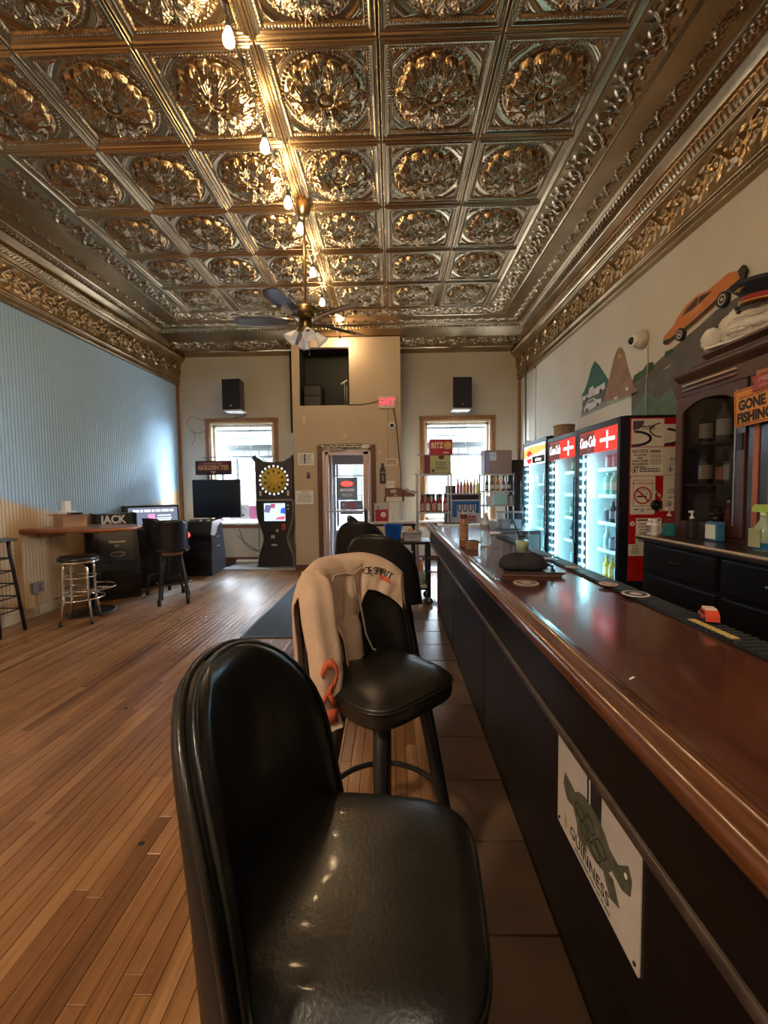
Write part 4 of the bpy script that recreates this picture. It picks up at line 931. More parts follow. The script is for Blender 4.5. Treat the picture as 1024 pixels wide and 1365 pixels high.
# ================================================================== ENTRANCE WALL FITTINGS
y = YC
t = thing('exit_sign', 'white EXIT sign with red letters on the tan wall', 'sign', (-.08, y, 2.90), FB); MB().prism(rrect(.285, .20, .012), 0, .05).build('sign_box', mat('exit_white', (.70, .58, .52), .4), t); text('EXIT', .165, emit_mat('exit_red', (.95, .035, .07), 1.0), t, (0, 0, .0505), bold=.004, sx=.85)
o = MB().tube([(-.735, y-.015, 2.868), (-.5, y-.012, 2.872), (-.36, y-.012, 2.895), (-.22, y-.012, 2.93)], .008, 6).build('sign_cable', ink); tag(o, 'black cable running from the niche to the EXIT sign', 'cable')
o = MB().tube([(.03, y-.012, 2.80), (.085, y-.012, 2.5), (.10, y-.012, 2.2), (.148, y-.016, 1.7), (.148, y-.012, 1.2)], .009, 6).build('black_cable', ink); tag(o, 'black cable dropping from the EXIT sign past the round camera', 'cable')
o = MB().tube([(-.07, y-.010, 2.80), (-.07, y-.010, 1.95)], .007, 6).build('conduit', wall_tan); tag(o, 'thin tan conduit dropping from the EXIT sign to the arrow sign', 'conduit')
t = thing('dome_camera', 'round white camera below the EXIT sign', 'camera', (.0, y, 2.50), FB); MB().lathe([(.068, 0), (.068, .03), (.055, .05), (.035, .06)], n=24).build('camera_base', white, t); MB().ball((0, 0, .045), .036).build('lens_dome', ink, t)
t = thing('door_plaque', 'long rounded plaque with two lines of print above the door', 'sign', (-.84, y, 2.155+.0), FB); MB().prism(rrect(.93, .10, .045), 0, .02).build('plaque_board', paper, t); mb = MB(); mb.tube([(p[0], p[1], .02) for p in rrect(.90, .085, .038)], .006, 5, True).build('plaque_rim', ink, t); text_lines(t, -.40, .40, [.017, -.017], .018, .021, ink)
for (nm, lab, w, h, x, z, ys_) in (('paper_notice', 'white two-column notice left of the door near eye level', .28, .21, -1.51, 1.95, [.07, .045, .02, -.01, -.04, -.07]), ('paper_notice', 'white notice with small print left of the door at handle height', .31, .24, -1.55, 1.28, [.05, .02, -.01, -.04, -.07])):
    s = sign(nm, lab, w, h, white_paper, (x, y, z), FB, 'notice'); text_lines(s, -w*.43, w*.43, ys_, .010, .005, grey_ink)
    if w < .3: MB().box(-.03, -.01, -h*.4, h*.4, .004, .006).build('black_bar', ink, s)
    else: text('NOTICE', .035, ink, s, (0, .09, .005))
t = thing('door_phone', 'small black box on the tan wall between the two notices', 'switch', (-1.47, y, 1.66), FB); MB().box(-.024, .024, -.05, .05, 0, .03, .005).build('phone_body', black, t); MB().prism(ellipse(.010, .010, 10, 0, .02), .03, .033).build('button', steel, t)
for (x, z, w, h, lab) in ((-1.53, 2.63, .055, .13, 'pale blank wall plate on the tan wall below the niche'), (-.82, 2.345, .055, .08, 'small cream sensor on the tan wall above the door plaque'), (-.21, 2.05, .055, .075, 'small cream switch right of the door above the bottle sign')):
    t = thing('wall_plate', lab, 'wall plate', (x, y, z), FB); MB().prism(rrect(w, h, .008), 0, .018).build('plate', mat('cream_plastic', (.62, .52, .38), .45), t); MB().box(-w*.2, w*.2, -h*.15, h*.15, .018, .024, .002).build('plate_button', mat('cream_plastic', (.62, .52, .38), .45), t)
# cola bottle shaped sign
t = thing('bottle_sign', 'dark cola bottle shaped tin sign right of the door', 'sign', (-.17, y, 1.695), FB)
half = [(.022, .195), (.024, .165), (.022, .15), (.026, .10), (.048, .05), (.060, .0), (.050, -.06), (.056, -.11), (.052, -.185), (.046, -.195)]
MB().prism(half+[(-a, b_) for a, b_ in reversed(half)], 0, .012).build('bottle_outline', mat('cola_brown', (.020, .010, .009), .3), t)
text('Coca-Cola', .04, white, t, (0, .005, .013), shear=.3, sx=.62); MB().box(-.012, .012, -.15, -.04, .012, .014).build('highlight_stripe', mat('sign_grey_stripe', (.25, .23, .25), .4), t); MB().box(-.022, .022, .165, .195, .012, .015).build('bottle_cap', steel, t)
t = thing('arrow_sign', 'white arrow-shaped sign pointing right beside the door', 'sign', (-.01, y-.004, 1.875), FB); MB().prism([(-.11, .065), (.09, .065), (.125, 0), (.09, -.065), (-.11, -.065)], 0, .006).build('arrow_board', paper, t); text_lines(t, -.10, .08, [.03, -.0, -.03], .014, .007, ink)
t = thing('paper_note', 'small white note stuck above the brown carton right of the door', 'note', (-.035, y-.002, 1.42+.06), FB); MB().box(-.065, .065, -.065, .065, 0, .003).build('note_sheet', white_paper, t); text_lines(t, -.05, .05, [.03, .0], .008, .0035, grey_ink)
# niche contents: a dark cabinet and a bracket (the mascot figure is left out)
t = thing('niche_cabinet', 'dark cabinet standing in the high niche above the door', 'cabinet', (-1.40, 7.65, 2.869)); MB().box(-.16, .16, -.2, .2, 0, .40, .01).build('cabinet_body', black_wood, t); MB().box(-.14, .14, -.206, -.2, .03, .19, .003).build('cabinet_door', black, t); MB().box(-.14, .14, -.206, -.2, .21, .37, .003).build('cabinet_door', black, t)
t = thing('niche_stand', 'dark metal stand with a pale clamp at the side of the high niche', 'stand', (-.84, 7.55, 2.869)); MB().cyl((0, 0, 0), .006, .46, 8).cyl((.04, 0, 0), .006, .40, 8).build('stand_post', steel, t); MB().tube([(-.06, 0, .42), (0, 0, .46), (.05, 0, .49)], .014, 7).build('pale_clamp', white, t); MB().box(-.04, .08, -.05, .05, 0, .01).build('stand_foot', black_metal, t)
# ================================================================== DRINK COOLERS
cool_in = mat('cooler_white_liner', (.62, .72, .76), .4); shelf_m = mat('shelf_wire_white', (.75, .80, .82), .4)
led_m = emit_mat('led_light', LED_COL, LED); led_fill_m = emit_mat('led_fill_glow', LED_COL, LED*.13); led_dark = mat('led_strip_base', (.05, .08, .10), .4)
hdr_glow = lambda n_, c, s: emit_mat(n_, c, s)
body_m = mat('cooler_black_body', (.010, .012, .020), .28)
def cooler(name, label, y0, doors, top, zs):
    """x 0 = front face (towards the bar), y along the run"""
    L = sum(doors); t = thing(name, label, 'cooler', (1.82, y0, 0)); D_ = .585
    MB().box(.04, D_, 0, L, 0, .26).box(.04, D_, 0, L, top-.05, top).box(D_-.03, D_, 0, L, .26, top-.05).box(.04, D_, 0, .03, .26, top-.05).box(.04, D_, L-.03, L, .26, top-.05).build('cooler_body', body_m, t)
    MB().box(.08, D_-.032, .031, L-.031, .262, .275).box(D_-.045, D_-.032, .031, L-.031, .262, top-.052).box(.07, D_-.032, .031, .040, .262, top-.052).box(.07, D_-.032, L-.040, L-.031, .262, top-.052).box(.07, D_-.032, .031, L-.031, top-.062, top-.052).build('liner', cool_in, t)
    MB().box(-.004, .04, .01, L-.01, .03, .24, .004).build('kick_grille', black, t)
    mb = MB()
    for k in range(8): mb.box(-.008, -.003, .06, L-.06, .055+k*.022, .063+k*.022)
    tag(mb.build('kick_slats', black_metal, t), kind='stuff')
    a = 0
    for di, w in enumerate(doors):
        b_ = a+w; f = .045
        d = MB().box(0, .04, a+.004, a+f, .262, top-.004, .004).box(0, .04, b_-f, b_-.004, .262, top-.004, .004).box(0, .04, a+f, b_-f, .262, .32, .004).box(0, .04, a+f, b_-f, top-.055, top-.004, .004).build('door', body_m, t)
        MB().box(.016, .022, a+f, b_-f, .32, top-.055).build('door_pane', pane, d)
        MB().tube([(-.03, b_-.022, .85), (-.032, b_-.022, 1.0), (-.032, b_-.022, 1.35), (-.03, b_-.022, 1.5)], .010, 7).box(-.03, 0, b_-.03, b_-.014, .86, .88).box(-.03, 0, b_-.03, b_-.014, 1.47, 1.49).build('door_handle', body_m, d)
        if di: MB().box(.05, D_-.04, a-.012, a+.012, .275, top-.06).build('divider', cool_in, t)
        for z in zs: 
            s_ = MB().box(.20, D_-.05, a+.045, b_-.045, z-.012, z).build('shelf', shelf_m, t)
            MB().box(.192, .20, a+.045, b_-.045, z-.024, z+.010).build('price_rail', shelf_m, s_)
        st = MB().box(.045, .06, b_-.10, b_-.066, .34, top-.26).build('led_strip', led_dark, t)
        MB().box(.0605, .072, b_-.098, b_-.068, .36, top-.28).build('led_fill', led_fill_m, st)  # glow bar added behind the strip to brighten the cooler inside
        mb = MB(); z = .38
        while z < top-.28: mb.lathe([(.012, .0445), (.012, .040), (.006, .036)], (0, b_-.083, z), 8, axis='x'); z += .085
        tag(mb.build('led_dots', led_m, st), kind='stuff')
        a = b_
    return t
ZA = (.52, .80, 1.06, 1.32, 1.57)
ca = cooler('double_door_cooler', 'black double door drinks cooler with notices on its red side', 3.39, (.785, .785), 1.965, ZA)
cb = cooler('single_door_cooler', 'black single door drinks cooler farthest along the wall, light header', 4.99, (.90,), 2.01, (.55, .85, 1.15, 1.45))
white_glow = emit_mat('header_white', (.85, .92, .95), 1.3); red_glow = emit_mat('header_red', (.80, .035, .025), 1.0); dark_hdr = mat('header_dark_print', (.05, .02, .02), .4)
orange_glow = emit_mat('header_orange', (.9, .38, .10), .9)
for a, w in ((0, .785), (.785, .785)):
    c = a+w/2; z0 = 1.71
    h = MB().box(.006, .014, a+.05, a+w-.05, z0, 1.905).build('header_panel', red_glow, ca)
    MB().box(.003, .006, c+.05, a+w-.06, z0, 1.90).build('header_picture', mat('cola_picture', (.30, .055, .04), .4, var=.5, scale=12), h)
    text('Coca-Cola', .135, white_glow, ca, (.000, c+.17, z0+.10), FL, shear=.25, sx=.50, bold=.001, name='logo_lettering', spacing=1.05)
    MB().box(.003, .006, c-.19, c-.17, z0+.02, z0+.17).box(.003, .006, c-.30, c-.06, z0+.08, z0+.11).build('white_cross', white_glow, h)
h = MB().box(.006, .014, .05, .85, 1.70, 1.95).build('header_panel', white_glow, cb)
MB().prism([(.85, .085), (.05, .16), (.05, .22), (.6, .235), (.85, .20)], .003, .0055, 'x').move(Matrix.Translation((0, 0, 1.70))).build('header_picture', orange_glow, h)
MB().prism(ellipse(.11, .085, 24, .62, 1.80), .000, .003, 'x').build('red_disc', red_glow, h)
MB().box(.0, .003, .06, .50, 1.715, 1.80).build('dark_band', dark_hdr, h)
text('Coca-Cola', .07, white_glow, cb, (-.001, .62, 1.80), FL, shear=.25, sx=.7, name='logo_lettering'); text('at home', .07, white_glow, cb, (-.001, .28, 1.757), FL, sx=.9, name='logo_lettering')
# red vinyl side with notices and the white swirl
MB().box(.075, .585, -.004, 0, .635, 1.945).build('red_side_panel', cola_red, ca)
MB().box(.0, .075, -.003, .0, .26, 1.96).build('side_edge', body_m, ca)
swirl = MB()
stroke2(swirl, [(.22+.42*t_, .98-.30*t_-.18*sin(t_*3)) for t_ in [k/14 for k in range(15)]], .045, 0, .001); stroke2(swirl, [(.28+.10*cos(a), 1.30+.06*sin(a)-.08*cos(a)) for a in [k*.35 for k in range(16)]], .022, 0, .001); stroke2(swirl, [(.37+.05*cos(a), .99+.07*sin(a)) for a in [1.2+k*.3 for k in range(11)]], .03, 0, .001)
swirl.build('white_swirl', mat('swirl_white', (.55, .42, .36), .4), ca, (0, -.0042, 0), FB)
NX, NY = 1.82, 3.39-.0045
def notice(label, x0, x1, z0, z1, k):
    s = sign('paper_notice', label, x1-x0, z1-z0, paper, (NX+(x0+x1)/2, NY, (z0+z1)/2), FB, 'notice', .0025, .012 if k == 'smoke' else 0); w, h = x1-x0, z1-z0; Z_ = .0027
    def badge(cx, cy, r=.022):
        MB().prism(ellipse(r, r, 20, cx, cy), Z_, Z_+.0006).build('badge', ink, s); MB().prism(ellipse(r*.8, r*.8, 20, cx, cy), Z_+.0006, Z_+.001).build('badge_face', white_paper, s); MB().prism([(cx-r*.2, cy-r*.6), (cx+r*.3, cy-r*.5), (cx+r*.35, cy+.2*r), (cx, cy+.7*r), (cx-r*.35, cy+.1*r)], Z_+.001, Z_+.0014).build('state_outline', ink, s)
    if k == 'certificate':
        MB().prism([(-w/2+.01, h/2-.015), (-w/2+.10, h/2-.015), (-w/2+.09, h/2-.05), (-w/2+.06, h/2-.08), (-w/2+.01, h/2-.09)], Z_, Z_+.0005).build('seal_block', mat('plum_print', (.10, .07, .10), .6), s)
        text('ServSafe', .032, ink, s, (.0, h*.22, Z_), bold=.0008); text_lines(s, -.06, .08, [h*.13], .006, Z_, grey_ink)
        sw_ = MB(); stroke2(sw_, [(-w/2+.02+.13*sin(a), -.045-.055*cos(a)+.0) for a in [-.1+k*.2 for k in range(17)]], .020, Z_, Z_+.0005); sw_.build('dark_arc', mat('plum_print', (.10, .07, .10), .6), s)
        s2_ = MB(); stroke2(s2_, [(w/2-.01-.10*sin(a), .02-.055*cos(a)) for a in [.1+k*.2 for k in range(15)]], .013, Z_, Z_+.0005); s2_.build('pale_arc', mat('mauve_print', (.30, .22, .22), .6), s)
    elif k == 'half':
        sw_ = MB(); stroke2(sw_, [(-w/2+.01+.12*sin(a), -.02-.06*cos(a)) for a in [0+k*.2 for k in range(16)]], .018, Z_, Z_+.0005); sw_.build('dark_arc', mat('navy_print', (.02, .04, .08), .6), s)
    elif k == 'notice':
        text('NOTICE', .034, ink, s, (-w*.22, h*.36, Z_), bold=.0006)
        for i, q in enumerate(('ALL STATE', 'AND', 'LOCAL TAXES', 'INCLUDED IN', 'THE PRICE')): text(q, .020, ink, s, (-w*.22, h*.23-i*.024, Z_), bold=.0006)
        text_lines(s, .02, w*.45, [h*.38, h*.33], .008, Z_, ink); text_lines(s, .02, w*.45, [h*.22, h*.17, h*.09, h*.04, -h*.02, -h*.08], .007, Z_, mat('brown_print', (.32, .22, .15), .6))
        badge(-w*.38, -h*.31, .024); text_lines(s, -w*.26, w*.42, [-h*.26, -h*.34], .009, Z_, ink)
    elif k == 'smoke':
        mb = MB(); stroke2(mb, [(-w*.38, -h*.28), (-w*.38, h*.40), (w*.38, h*.40), (w*.38, -h*.28), (-w*.38, -h*.28)], .004, Z_, Z_+.0004); mb.build('border_line', grey_ink, s)
        text('NO SMOKING', .028, red_ink, s, (0, h*.31, Z_)); r = .070
        ring2(MB(), r, r, .012, Z_+.0006, Z_+.0012, 0, 0.0, 36).build('red_ring', red_ink, s); mb = MB(); stroke2(mb, [(-r*.66, r*.66), (r*.66, -r*.66)], .012, Z_+.0006, Z_+.0012); mb.build('red_slash', red_ink, s)
        MB().box(-r*.65, r*.45, -.014, -.002, Z_, Z_+.0006).build('cigarette', ink, s); mb = MB(); stroke2(mb, [(r*.05+.022*cos(a), .030+.016*sin(a)) for a in [k*.5 for k in range(11)]], .004, Z_, Z_+.0005); stroke2(mb, [(r*.4, .012), (r*.55, .018), (r*.6, .004)], .004, Z_, Z_+.0005); mb.build('smoke_curl', grey_ink, s)
        badge(0, -h*.39, .016); text_lines(s, -w*.36, -w*.12, [-h*.37], .008, Z_, ink); text_lines(s, w*.14, w*.36, [-h*.37], .008, Z_, red_ink)
    elif k == 'rules':
        MB().box(-w*.46, w*.06, h*.40, h*.45, Z_, Z_+.0005).box(w*.12, w*.46, h*.40, h*.45, Z_, Z_+.0005).build('black_heading', ink, s); text_lines(s, -w*.42, w*.42, [h*.28, h*.17, h*.06, -h*.05, -h*.16, -h*.26, -h*.36, -h*.41], .009, Z_, grey_ink)
    elif k == 'card':
        text_lines(s, -w*.38, -w*.05, [h*.36, h*.15, -.0, -h*.14, -h*.28], .006, Z_, grey_ink); MB().prism([(w*.08, -h*.12), (w*.16, h*.12), (w*.24, h*.20), (w*.36, h*.08), (w*.42, -h*.14), (w*.25, -h*.05)], Z_, Z_+.0005).build('wing_mark', ink, s); text_lines(s, w*.08, w*.4, [h*.38, -h*.28], .006, Z_, grey_ink)
    elif k == 'plain':
        text_lines(s, -w*.1, w*.48, [h*.36, h*.28], .012, Z_, ink); text_lines(s, -w*.35, w*.48, [h*.10, h*.03, -h*.12], .008, Z_, grey_ink); badge(-w*.28, -h*.30, .022)
    return s
notice('wide certificate with dark curved arcs, topmost on the red cooler side', .085, .340, 1.715, 1.935, 'certificate')
notice('half certificate with a navy arc, top right on the red cooler side', .342, .575, 1.735, 1.890, 'half')
notice('NOTICE sheet about taxes under the arc certificate on the cooler side', .083, .342, 1.485, 1.710, 'notice')
notice('pale sheet with a round badge right of the NOTICE sheet', .345, .575, 1.490, 1.712, 'plain')
notice('square NO SMOKING notice with red ring on the red cooler side', .085, .280, 1.175, 1.480, 'smoke')
notice('second badge sheet under the first, right of the NO SMOKING notice', .345, .575, 1.20, 1.486, 'plain')
notice('sheet of rules with a black heading below the NO SMOKING notice', .135, .335, .935, 1.145, 'rules')
notice('small card with a black wing mark, lowest on the red cooler side', .078, .272, .840, .935, 'card')
t = thing('round_magnet', 'black round magnet beside the NO SMOKING notice', 'magnet', (NX+.285, NY, 1.25), FB); MB().lathe([(.042, .003), (.042, .014), (.034, .020), (.010, .021)], n=24).build('magnet_disc', black, t); MB().lathe([(.008, .021), (.006, .024)], n=10).build('magnet_centre', mat('grey_dot', (.06, .06, .07), .4), t)
t = thing('round_sticker', 'small round white sticker left of the sheet of rules', 'sticker', (NX+.105, NY, 1.10), FB); MB().lathe([(.018, 0), (.018, .002)], n=18).build('sticker_disc', white_paper, t); MB().lathe([(.008, .002), (.008, .0026)], n=12).build('sticker_dot', ink, t)
t = thing('wicker_tub', 'tan round tub on top of the double door cooler', 'tub', (1.97, 4.86, 1.967)); MB().lathe([(.10, 0), (.108, .02), (.112, .12), (.116, .125), (.116, .14), (.10, .145), (.02, .147)], n=28).build('tub_body', mat('tan_felt', (.36, .25, .17), .8, bump=.3, bscale=200), t); MB().lathe([(.118, .12), (.119, .135)], n=28, cap=False).build('tub_band', mat('tan_band', (.28, .19, .12), .8), t)

# ---- drinks inside: every one an object
def bottle_meshes(kind, glass, cap, label):
    if kind == 'bottle': pr = [(.030, 0), (.033, .008), (.033, .12), (.028, .14), (.014, .165), (.013, .200)]; capp = [(.015, .198), (.015, .215), (.010, .217)]; lb = [(.0336, .04), (.0336, .11)]
    elif kind == 'can': pr = [(.026, 0), (.032, .012), (.032, .118), (.026, .128)]; capp = [(.026, .128), (.024, .131)]; lb = [(.0325, .02), (.0325, .11)]
    elif kind == 'jug': pr = [(.045, 0), (.048, .01), (.048, .14), (.040, .17), (.022, .185), (.020, .198)]; capp = [(.024, .195), (.024, .215)]; lb = [(.0486, .05), (.0486, .12)]
    else: pr = [(.036, 0), (.038, .01), (.038, .17), (.030, .20), (.014, .23), (.013, .275)]; capp = [(.016, .27), (.016, .30)]; lb = [(.0386, .05), (.0386, .14)]
    return [('body', MB().lathe(pr, n=14).mesh('body', glass)), ('cap', MB().lathe(capp, n=12).mesh('cap', cap)), ('label', MB().lathe(lb, n=14, cap=False).mesh('label', label))]
kinds = {}
def drink(kind, key, cols, name, label, loc, group, cat):
    if key not in kinds: kinds[key] = bottle_meshes(kind, *cols)
    t = thing(name, label, cat, loc, random.random()*6, group)
    for n_, me in kinds[key]: inst(n_, me, t)
    return t
pc = lambda r, g, b_: P((r, g, b_), .25)
styles = {'teal': ('jug', (pc(.25, .62, .60), pc(.75, .8, .8), pc(.6, .75, .72))), 'blue': ('can', (pc(.08, .22, .50), pc(.6, .65, .7), pc(.35, .48, .66))), 'grey': ('can', (pc(.28, .33, .38), pc(.6, .65, .7), pc(.10, .12, .16))), 'dark': ('bottle', (pc(.03, .04, .06), pc(.5, .5, .5), pc(.30, .34, .42))), 'green': ('bottle', (pc(.05, .22, .15), pc(.6, .6, .3), pc(.25, .45, .35))), 'yellow': ('bottle', (pc(.65, .48, .08), pc(.7, .7, .6), pc(.8, .7, .3))), 'amber': ('bottle', (pc(.10, .035, .015), pc(.5, .4, .1), pc(.6, .5, .1))), 'clear': ('bottle', (pc(.55, .68, .72), pc(.75, .8, .82), pc(.3, .5, .62))), 'pink': ('can', (pc(.5, .25, .35), pc(.6, .6, .6), pc(.6, .5, .55)))}
place = ['lowest', 'second', 'third', 'fourth', 'top']
def fill(nm, y0, y1, xs, zs, rows, where):
    for si, (z, row) in enumerate(zip(zs, rows)):
        for rx, x in enumerate(xs):
            for k, st in enumerate(row):
                kd, cols = styles[st]
                y = y0+(y1-y0)*(k+.5)/len(row)
                nth = ('first', 'second', 'third', 'fourth', 'fifth')[k]; rw = '' if len(xs) == 1 else ('front row, ', 'back row, ')[rx]
                lab = '%s %s, %s from the near end, %s%s shelf of %s' % (st, kd, nth, rw, place[si] if si < len(zs)-1 else 'top', where)
                drink(kd, st, cols, 'drinks_can' if kd == 'can' else 'drink_bottle', lab, (1.82+x, y, z+.001), 'drinks on the %s shelf of %s' % (place[si] if si < len(zs)-1 else 'top', where), 'can' if kd == 'can' else 'bottle')
fill('a', 3.58, 4.10, (.245, .40), ZA[:5], [['grey', 'blue', 'clear', 'yellow', 'yellow'], ['dark', 'blue', 'grey', 'blue', 'clear'], ['dark', 'grey', 'blue', 'dark', 'grey'], ['blue', 'dark', 'teal', 'teal'], ['clear', 'blue', 'pink', 'pink']], 'the nearest cooler door')
fill('b', 4.32, 4.93, (.26,), ZA[:5], [['blue', 'dark', 'blue'], ['green', 'dark', 'green', 'dark'], ['green', 'green', 'dark', 'green'], ['amber', 'clear'], ['green', 'teal', 'green']], 'the middle cooler door')
fill('c', 5.16, 5.84, (.26,), (.55, .85, 1.15, 1.45), [['clear', 'teal'], ['teal', 'green', 'teal'], ['yellow', 'yellow', 'clear'], ['green', 'yellow', 'clear']], 'the farthest cooler')

# ================================================================== BACK BAR
cab = thing('back_bar_counter', 'near-black wooden back bar counter with drawers right of the coolers', 'counter', (1.83, .2, 0))
MB().box(.02, .585, 0, 2.90, .06, 1.01).build('counter_body', black_wood, cab); MB().box(.05, .585, .02, 2.88, 0, .06).build('plinth', black, cab)
MB().box(-.03, .585, -.02, 2.92, 1.01, 1.05, .010).build('counter_top', dark_wood, cab); rail_prism(MB(), [(-.03, 1.049), (-.034, 1.04), (-.03, 1.032), (-.02, 1.030), (-.02, 1.049)], -.02, 2.92).build('pale_edge', mat('pale_tan_edge', (.42, .34, .27), .3), cab)  # pale strip along the front edge of the top
for k in range(4):
    y0 = .06+k*.71; d = MB().box(.002, .02, y0, y0+.67, .80, .985, .006).build('drawer', black_wood, cab)
    MB().tube([(-.012, y0+.30, .90), (-.016, y0+.335, .898), (-.012, y0+.37, .90)], .006, 6).box(-.012, .003, y0+.298, y0+.304, .896, .904).box(-.012, .003, y0+.366, y0+.372, .896, .904).build('drawer_pull', steel if k == 2 else black_metal, d)
    MB().box(.004, .02, y0, y0+.67, .10, .77, .006).build('cupboard_door', black_wood, cab)
hu = thing('display_cabinet', 'tall mahogany display cabinet with arched glass door on the back bar', 'cabinet', (2.10, 1.20, 1.05)); HL = 1.95; DY0, DY1 = 1.32, 1.93
MB().box(.27, .31, 0, HL, 0, 1.08).box(0, .31, HL-.025, HL, 0, 1.06).box(.0, .31, .0, .03, 0, 1.06).box(.02, .31, 1.28, 1.31, 0, 1.0).box(.0, .31, 0, HL, 0, .03).build('cabinet_carcass', hutch_wood, hu)
MB().box(-.012, .31, 0, HL, .985, 1.08, .004).prism([(-.012, 1.08), (-.045, 1.11), (-.055, 1.125), (-.055, 1.145), (.31, 1.145), (.31, 1.08)], 0, HL-.04, 'y').build('cornice', hutch_wood, hu)
MB().box(-.060, .31, .0, HL-.22, 1.145, 1.16, .004).prism([(-.06, 1.16), (-.09, 1.185), (-.09, 1.20), (.31, 1.20), (.31, 1.16)], 0, HL-.36, 'y').build('upper_cornice', hutch_wood, hu)
for z, m_ in ((1.055, mat('pale_highlight', (.50, .36, .30), .3)), (1.022, mat('mauve_highlight', (.22, .12, .11), .3))): MB().tube([(-.020, 1.40, z), (-.020, 1.86, z)], .008, 7).build('frieze_highlight', m_, hu)  # highlights on the frieze moulding, put in as pale strips
ap = [(DY0+.06, .93)]+[(DY0+.06+(DY1-DY0-.12)*k/16, .85+.085*sin(pi*k/16)**.6) for k in range(17)]+[(DY1-.06, .93), (DY1-.06, .98), (DY0+.06, .98)]
dr = MB().box(-.018, .004, DY0, DY0+.065, .03, .98, .004).box(-.018, .004, DY1-.065, DY1, .03, .98, .004).box(-.018, .004, DY0+.065, DY1-.065, .03, .10, .004).build('door', hutch_wood, hu)
MB().prism(ap[1:], -.018, .004, 'x').build('arched_rail', hutch_wood, dr); MB().box(-.008, -.004, DY0+.06, DY1-.06, .095, .94).build('door_pane', dark_pane, dr)
MB().box(-.026, -.018, DY0+.012, DY0+.05, .56, .66, .003).build('door_latch', black_metal, dr); MB().box(-.021, -.0185, DY0+.066, DY0+.078, .10, .93).build('glazing_bead', mat('blue_grey_bead', (.20, .23, .30), .3), dr)
for z in (.36, .64): MB().box(.01, .27, 1.31, HL-.03, z-.012, z).build('shelf', dark_wood, hu)
MB().box(.262, .269, 1.31, HL-.03, .03, 1.0).build('back_panel', black_wood, hu)
MB().box(-.014, .01, 1.10, 1.30, .03, .985).build('pilaster', dark_wood, hu)
for y0 in (1.125, 1.225): MB().box(-.022, -.013, y0, y0+.035, .04, .86, .003).build('reed_strip', orange_wood, hu)
MB().box(-.020, -.013, 1.125, 1.26, .84, 1.0, .003).build('capital_frame', orange_wood, hu); MB().box(-.024, -.019, 1.155, 1.23, .865, .975, .002).build('capital_field', dark_wood, hu)
for y0 in (.05, .58): MB().box(-.015, .004, y0, y0+.48, .05, .96, .006).build('side_door', hutch_wood, hu)
# liquor in the cabinet
def liquor(nm, lab, loc, glass, lcol, h=.26, r=.036, square=False, band=None, inv=False):
    t = thing(nm, lab, 'bottle', loc); 
    pr = [(r*.95, 0), (r, .008), (r, h*.62), (r*.75, h*.72), (r*.36, h*.80), (r*.34, h*.96)]
    (MB().box(-r, r, -r*.8, r*.8, 0, h*.70, .010).cyl((0, 0, h*.70), r*.4, h*.26, 12) if square else MB().lathe(pr, n=16)).build('bottle_glass', glass, t)
    MB().cyl((0, 0, h*.95), r*.42, h*.10, 12).build('cap', ink if not band else band, t)
    (MB().box(-r-.002, -r, -r*.7, r*.7, h*.12, h*.58) if square else MB().lathe([(r*1.02, h*.15), (r*1.02, h*.55)], n=16, cap=False)).build('label', lcol, t); return t
dk = P((.015, .010, .010), .12); tanl = P((.42, .32, .24), .6); whl = P((.55, .52, .48), .6); orl = P((.50, .17, .08), .6); clr = P((.10, .11, .12), .1)
liquor('liquor_bottle', 'bottle with a tan label on the top shelf behind the cabinet glass', (2.20, 2.99, 1.692), dk, tanl, .25, .040)
liquor('liquor_bottle', 'bottle with a white label on the top shelf, middle of the cabinet', (2.19, 2.82, 1.692), clr, whl, .26, .042)
liquor('liquor_bottle', 'pale-labelled bottle on the top shelf beside the cabinet latch', (2.20, 2.62, 1.692), clr, tanl, .22, .040)
liquor('liquor_bottle', 'bottle with an oval cream label on the middle cabinet shelf', (2.19, 2.97, 1.412), dk, tanl, .235, .042)
liquor('liquor_bottle', 'bottle with an orange label on the middle cabinet shelf', (2.20, 2.83, 1.412), dk, orl, .20, .040)
liquor('liquor_bottle', 'square bottle with a white label on the middle cabinet shelf', (2.19, 2.745, 1.412), clr, whl, .21, .034, True)
liquor('decanter_bottle', 'clear stoppered decanter on the middle shelf by the latch', (2.19, 2.66, 1.412), clr, whl, .23, .040, band=clear)
liquor('liquor_bottle', 'slim red bottle with white cap on the cabinet floor', (2.22, 2.80, 1.082), P((.22, .02, .02), .2), P((.3, .05, .04), .5), .21, .022, band=white)
t = thing('label_card', 'white card with printed blocks at the back of the cabinet floor', 'card', (2.30, 2.86, 1.081)); MB().box(-.004, .0, -.09, .09, 0, .06).build('card_sheet', whl, t); MB().box(-.006, -.004, -.07, -.03, .015, .045).box(-.006, -.004, .02, .06, .015, .045).build('printed_block', grey_ink, t)
# bottles in front of the cabinet on the counter
def pump(label, loc, body, liquid, hgt, w, pcol):
    t = thing('pump_bottle', label, 'bottle', loc); h = hgt
    MB().box(-w*.7, w*.7, -w, w, 0, h*.60, w*.35).lathe([(w*.6, h*.59), (w*.3, h*.66), (w*.28, h*.70)], n=14).build('bottle_body', body, t)
    if liquid: MB().box(-w*.6, w*.6, -w*.9, w*.9, .006, h*.46, w*.3).build('liquid', liquid, t)
    MB().lathe([(w*.36, h*.69), (w*.36, h*.76), (w*.12, h*.78), (w*.12, h*.90)], n=14).box(-w*.55, w*.25, -w*.2, w*.2, h*.90, h*.97, .003).build('pump_head', pcol, t); return t
pump('clear hand sanitiser pump bottle of teal gel left on the back bar', (1.90, 2.90, 1.05), clear_plastic, mat('teal_gel', (.02, .20, .20), .15), .205, .042, mat('pump_mauve', (.55, .42, .42), .4))
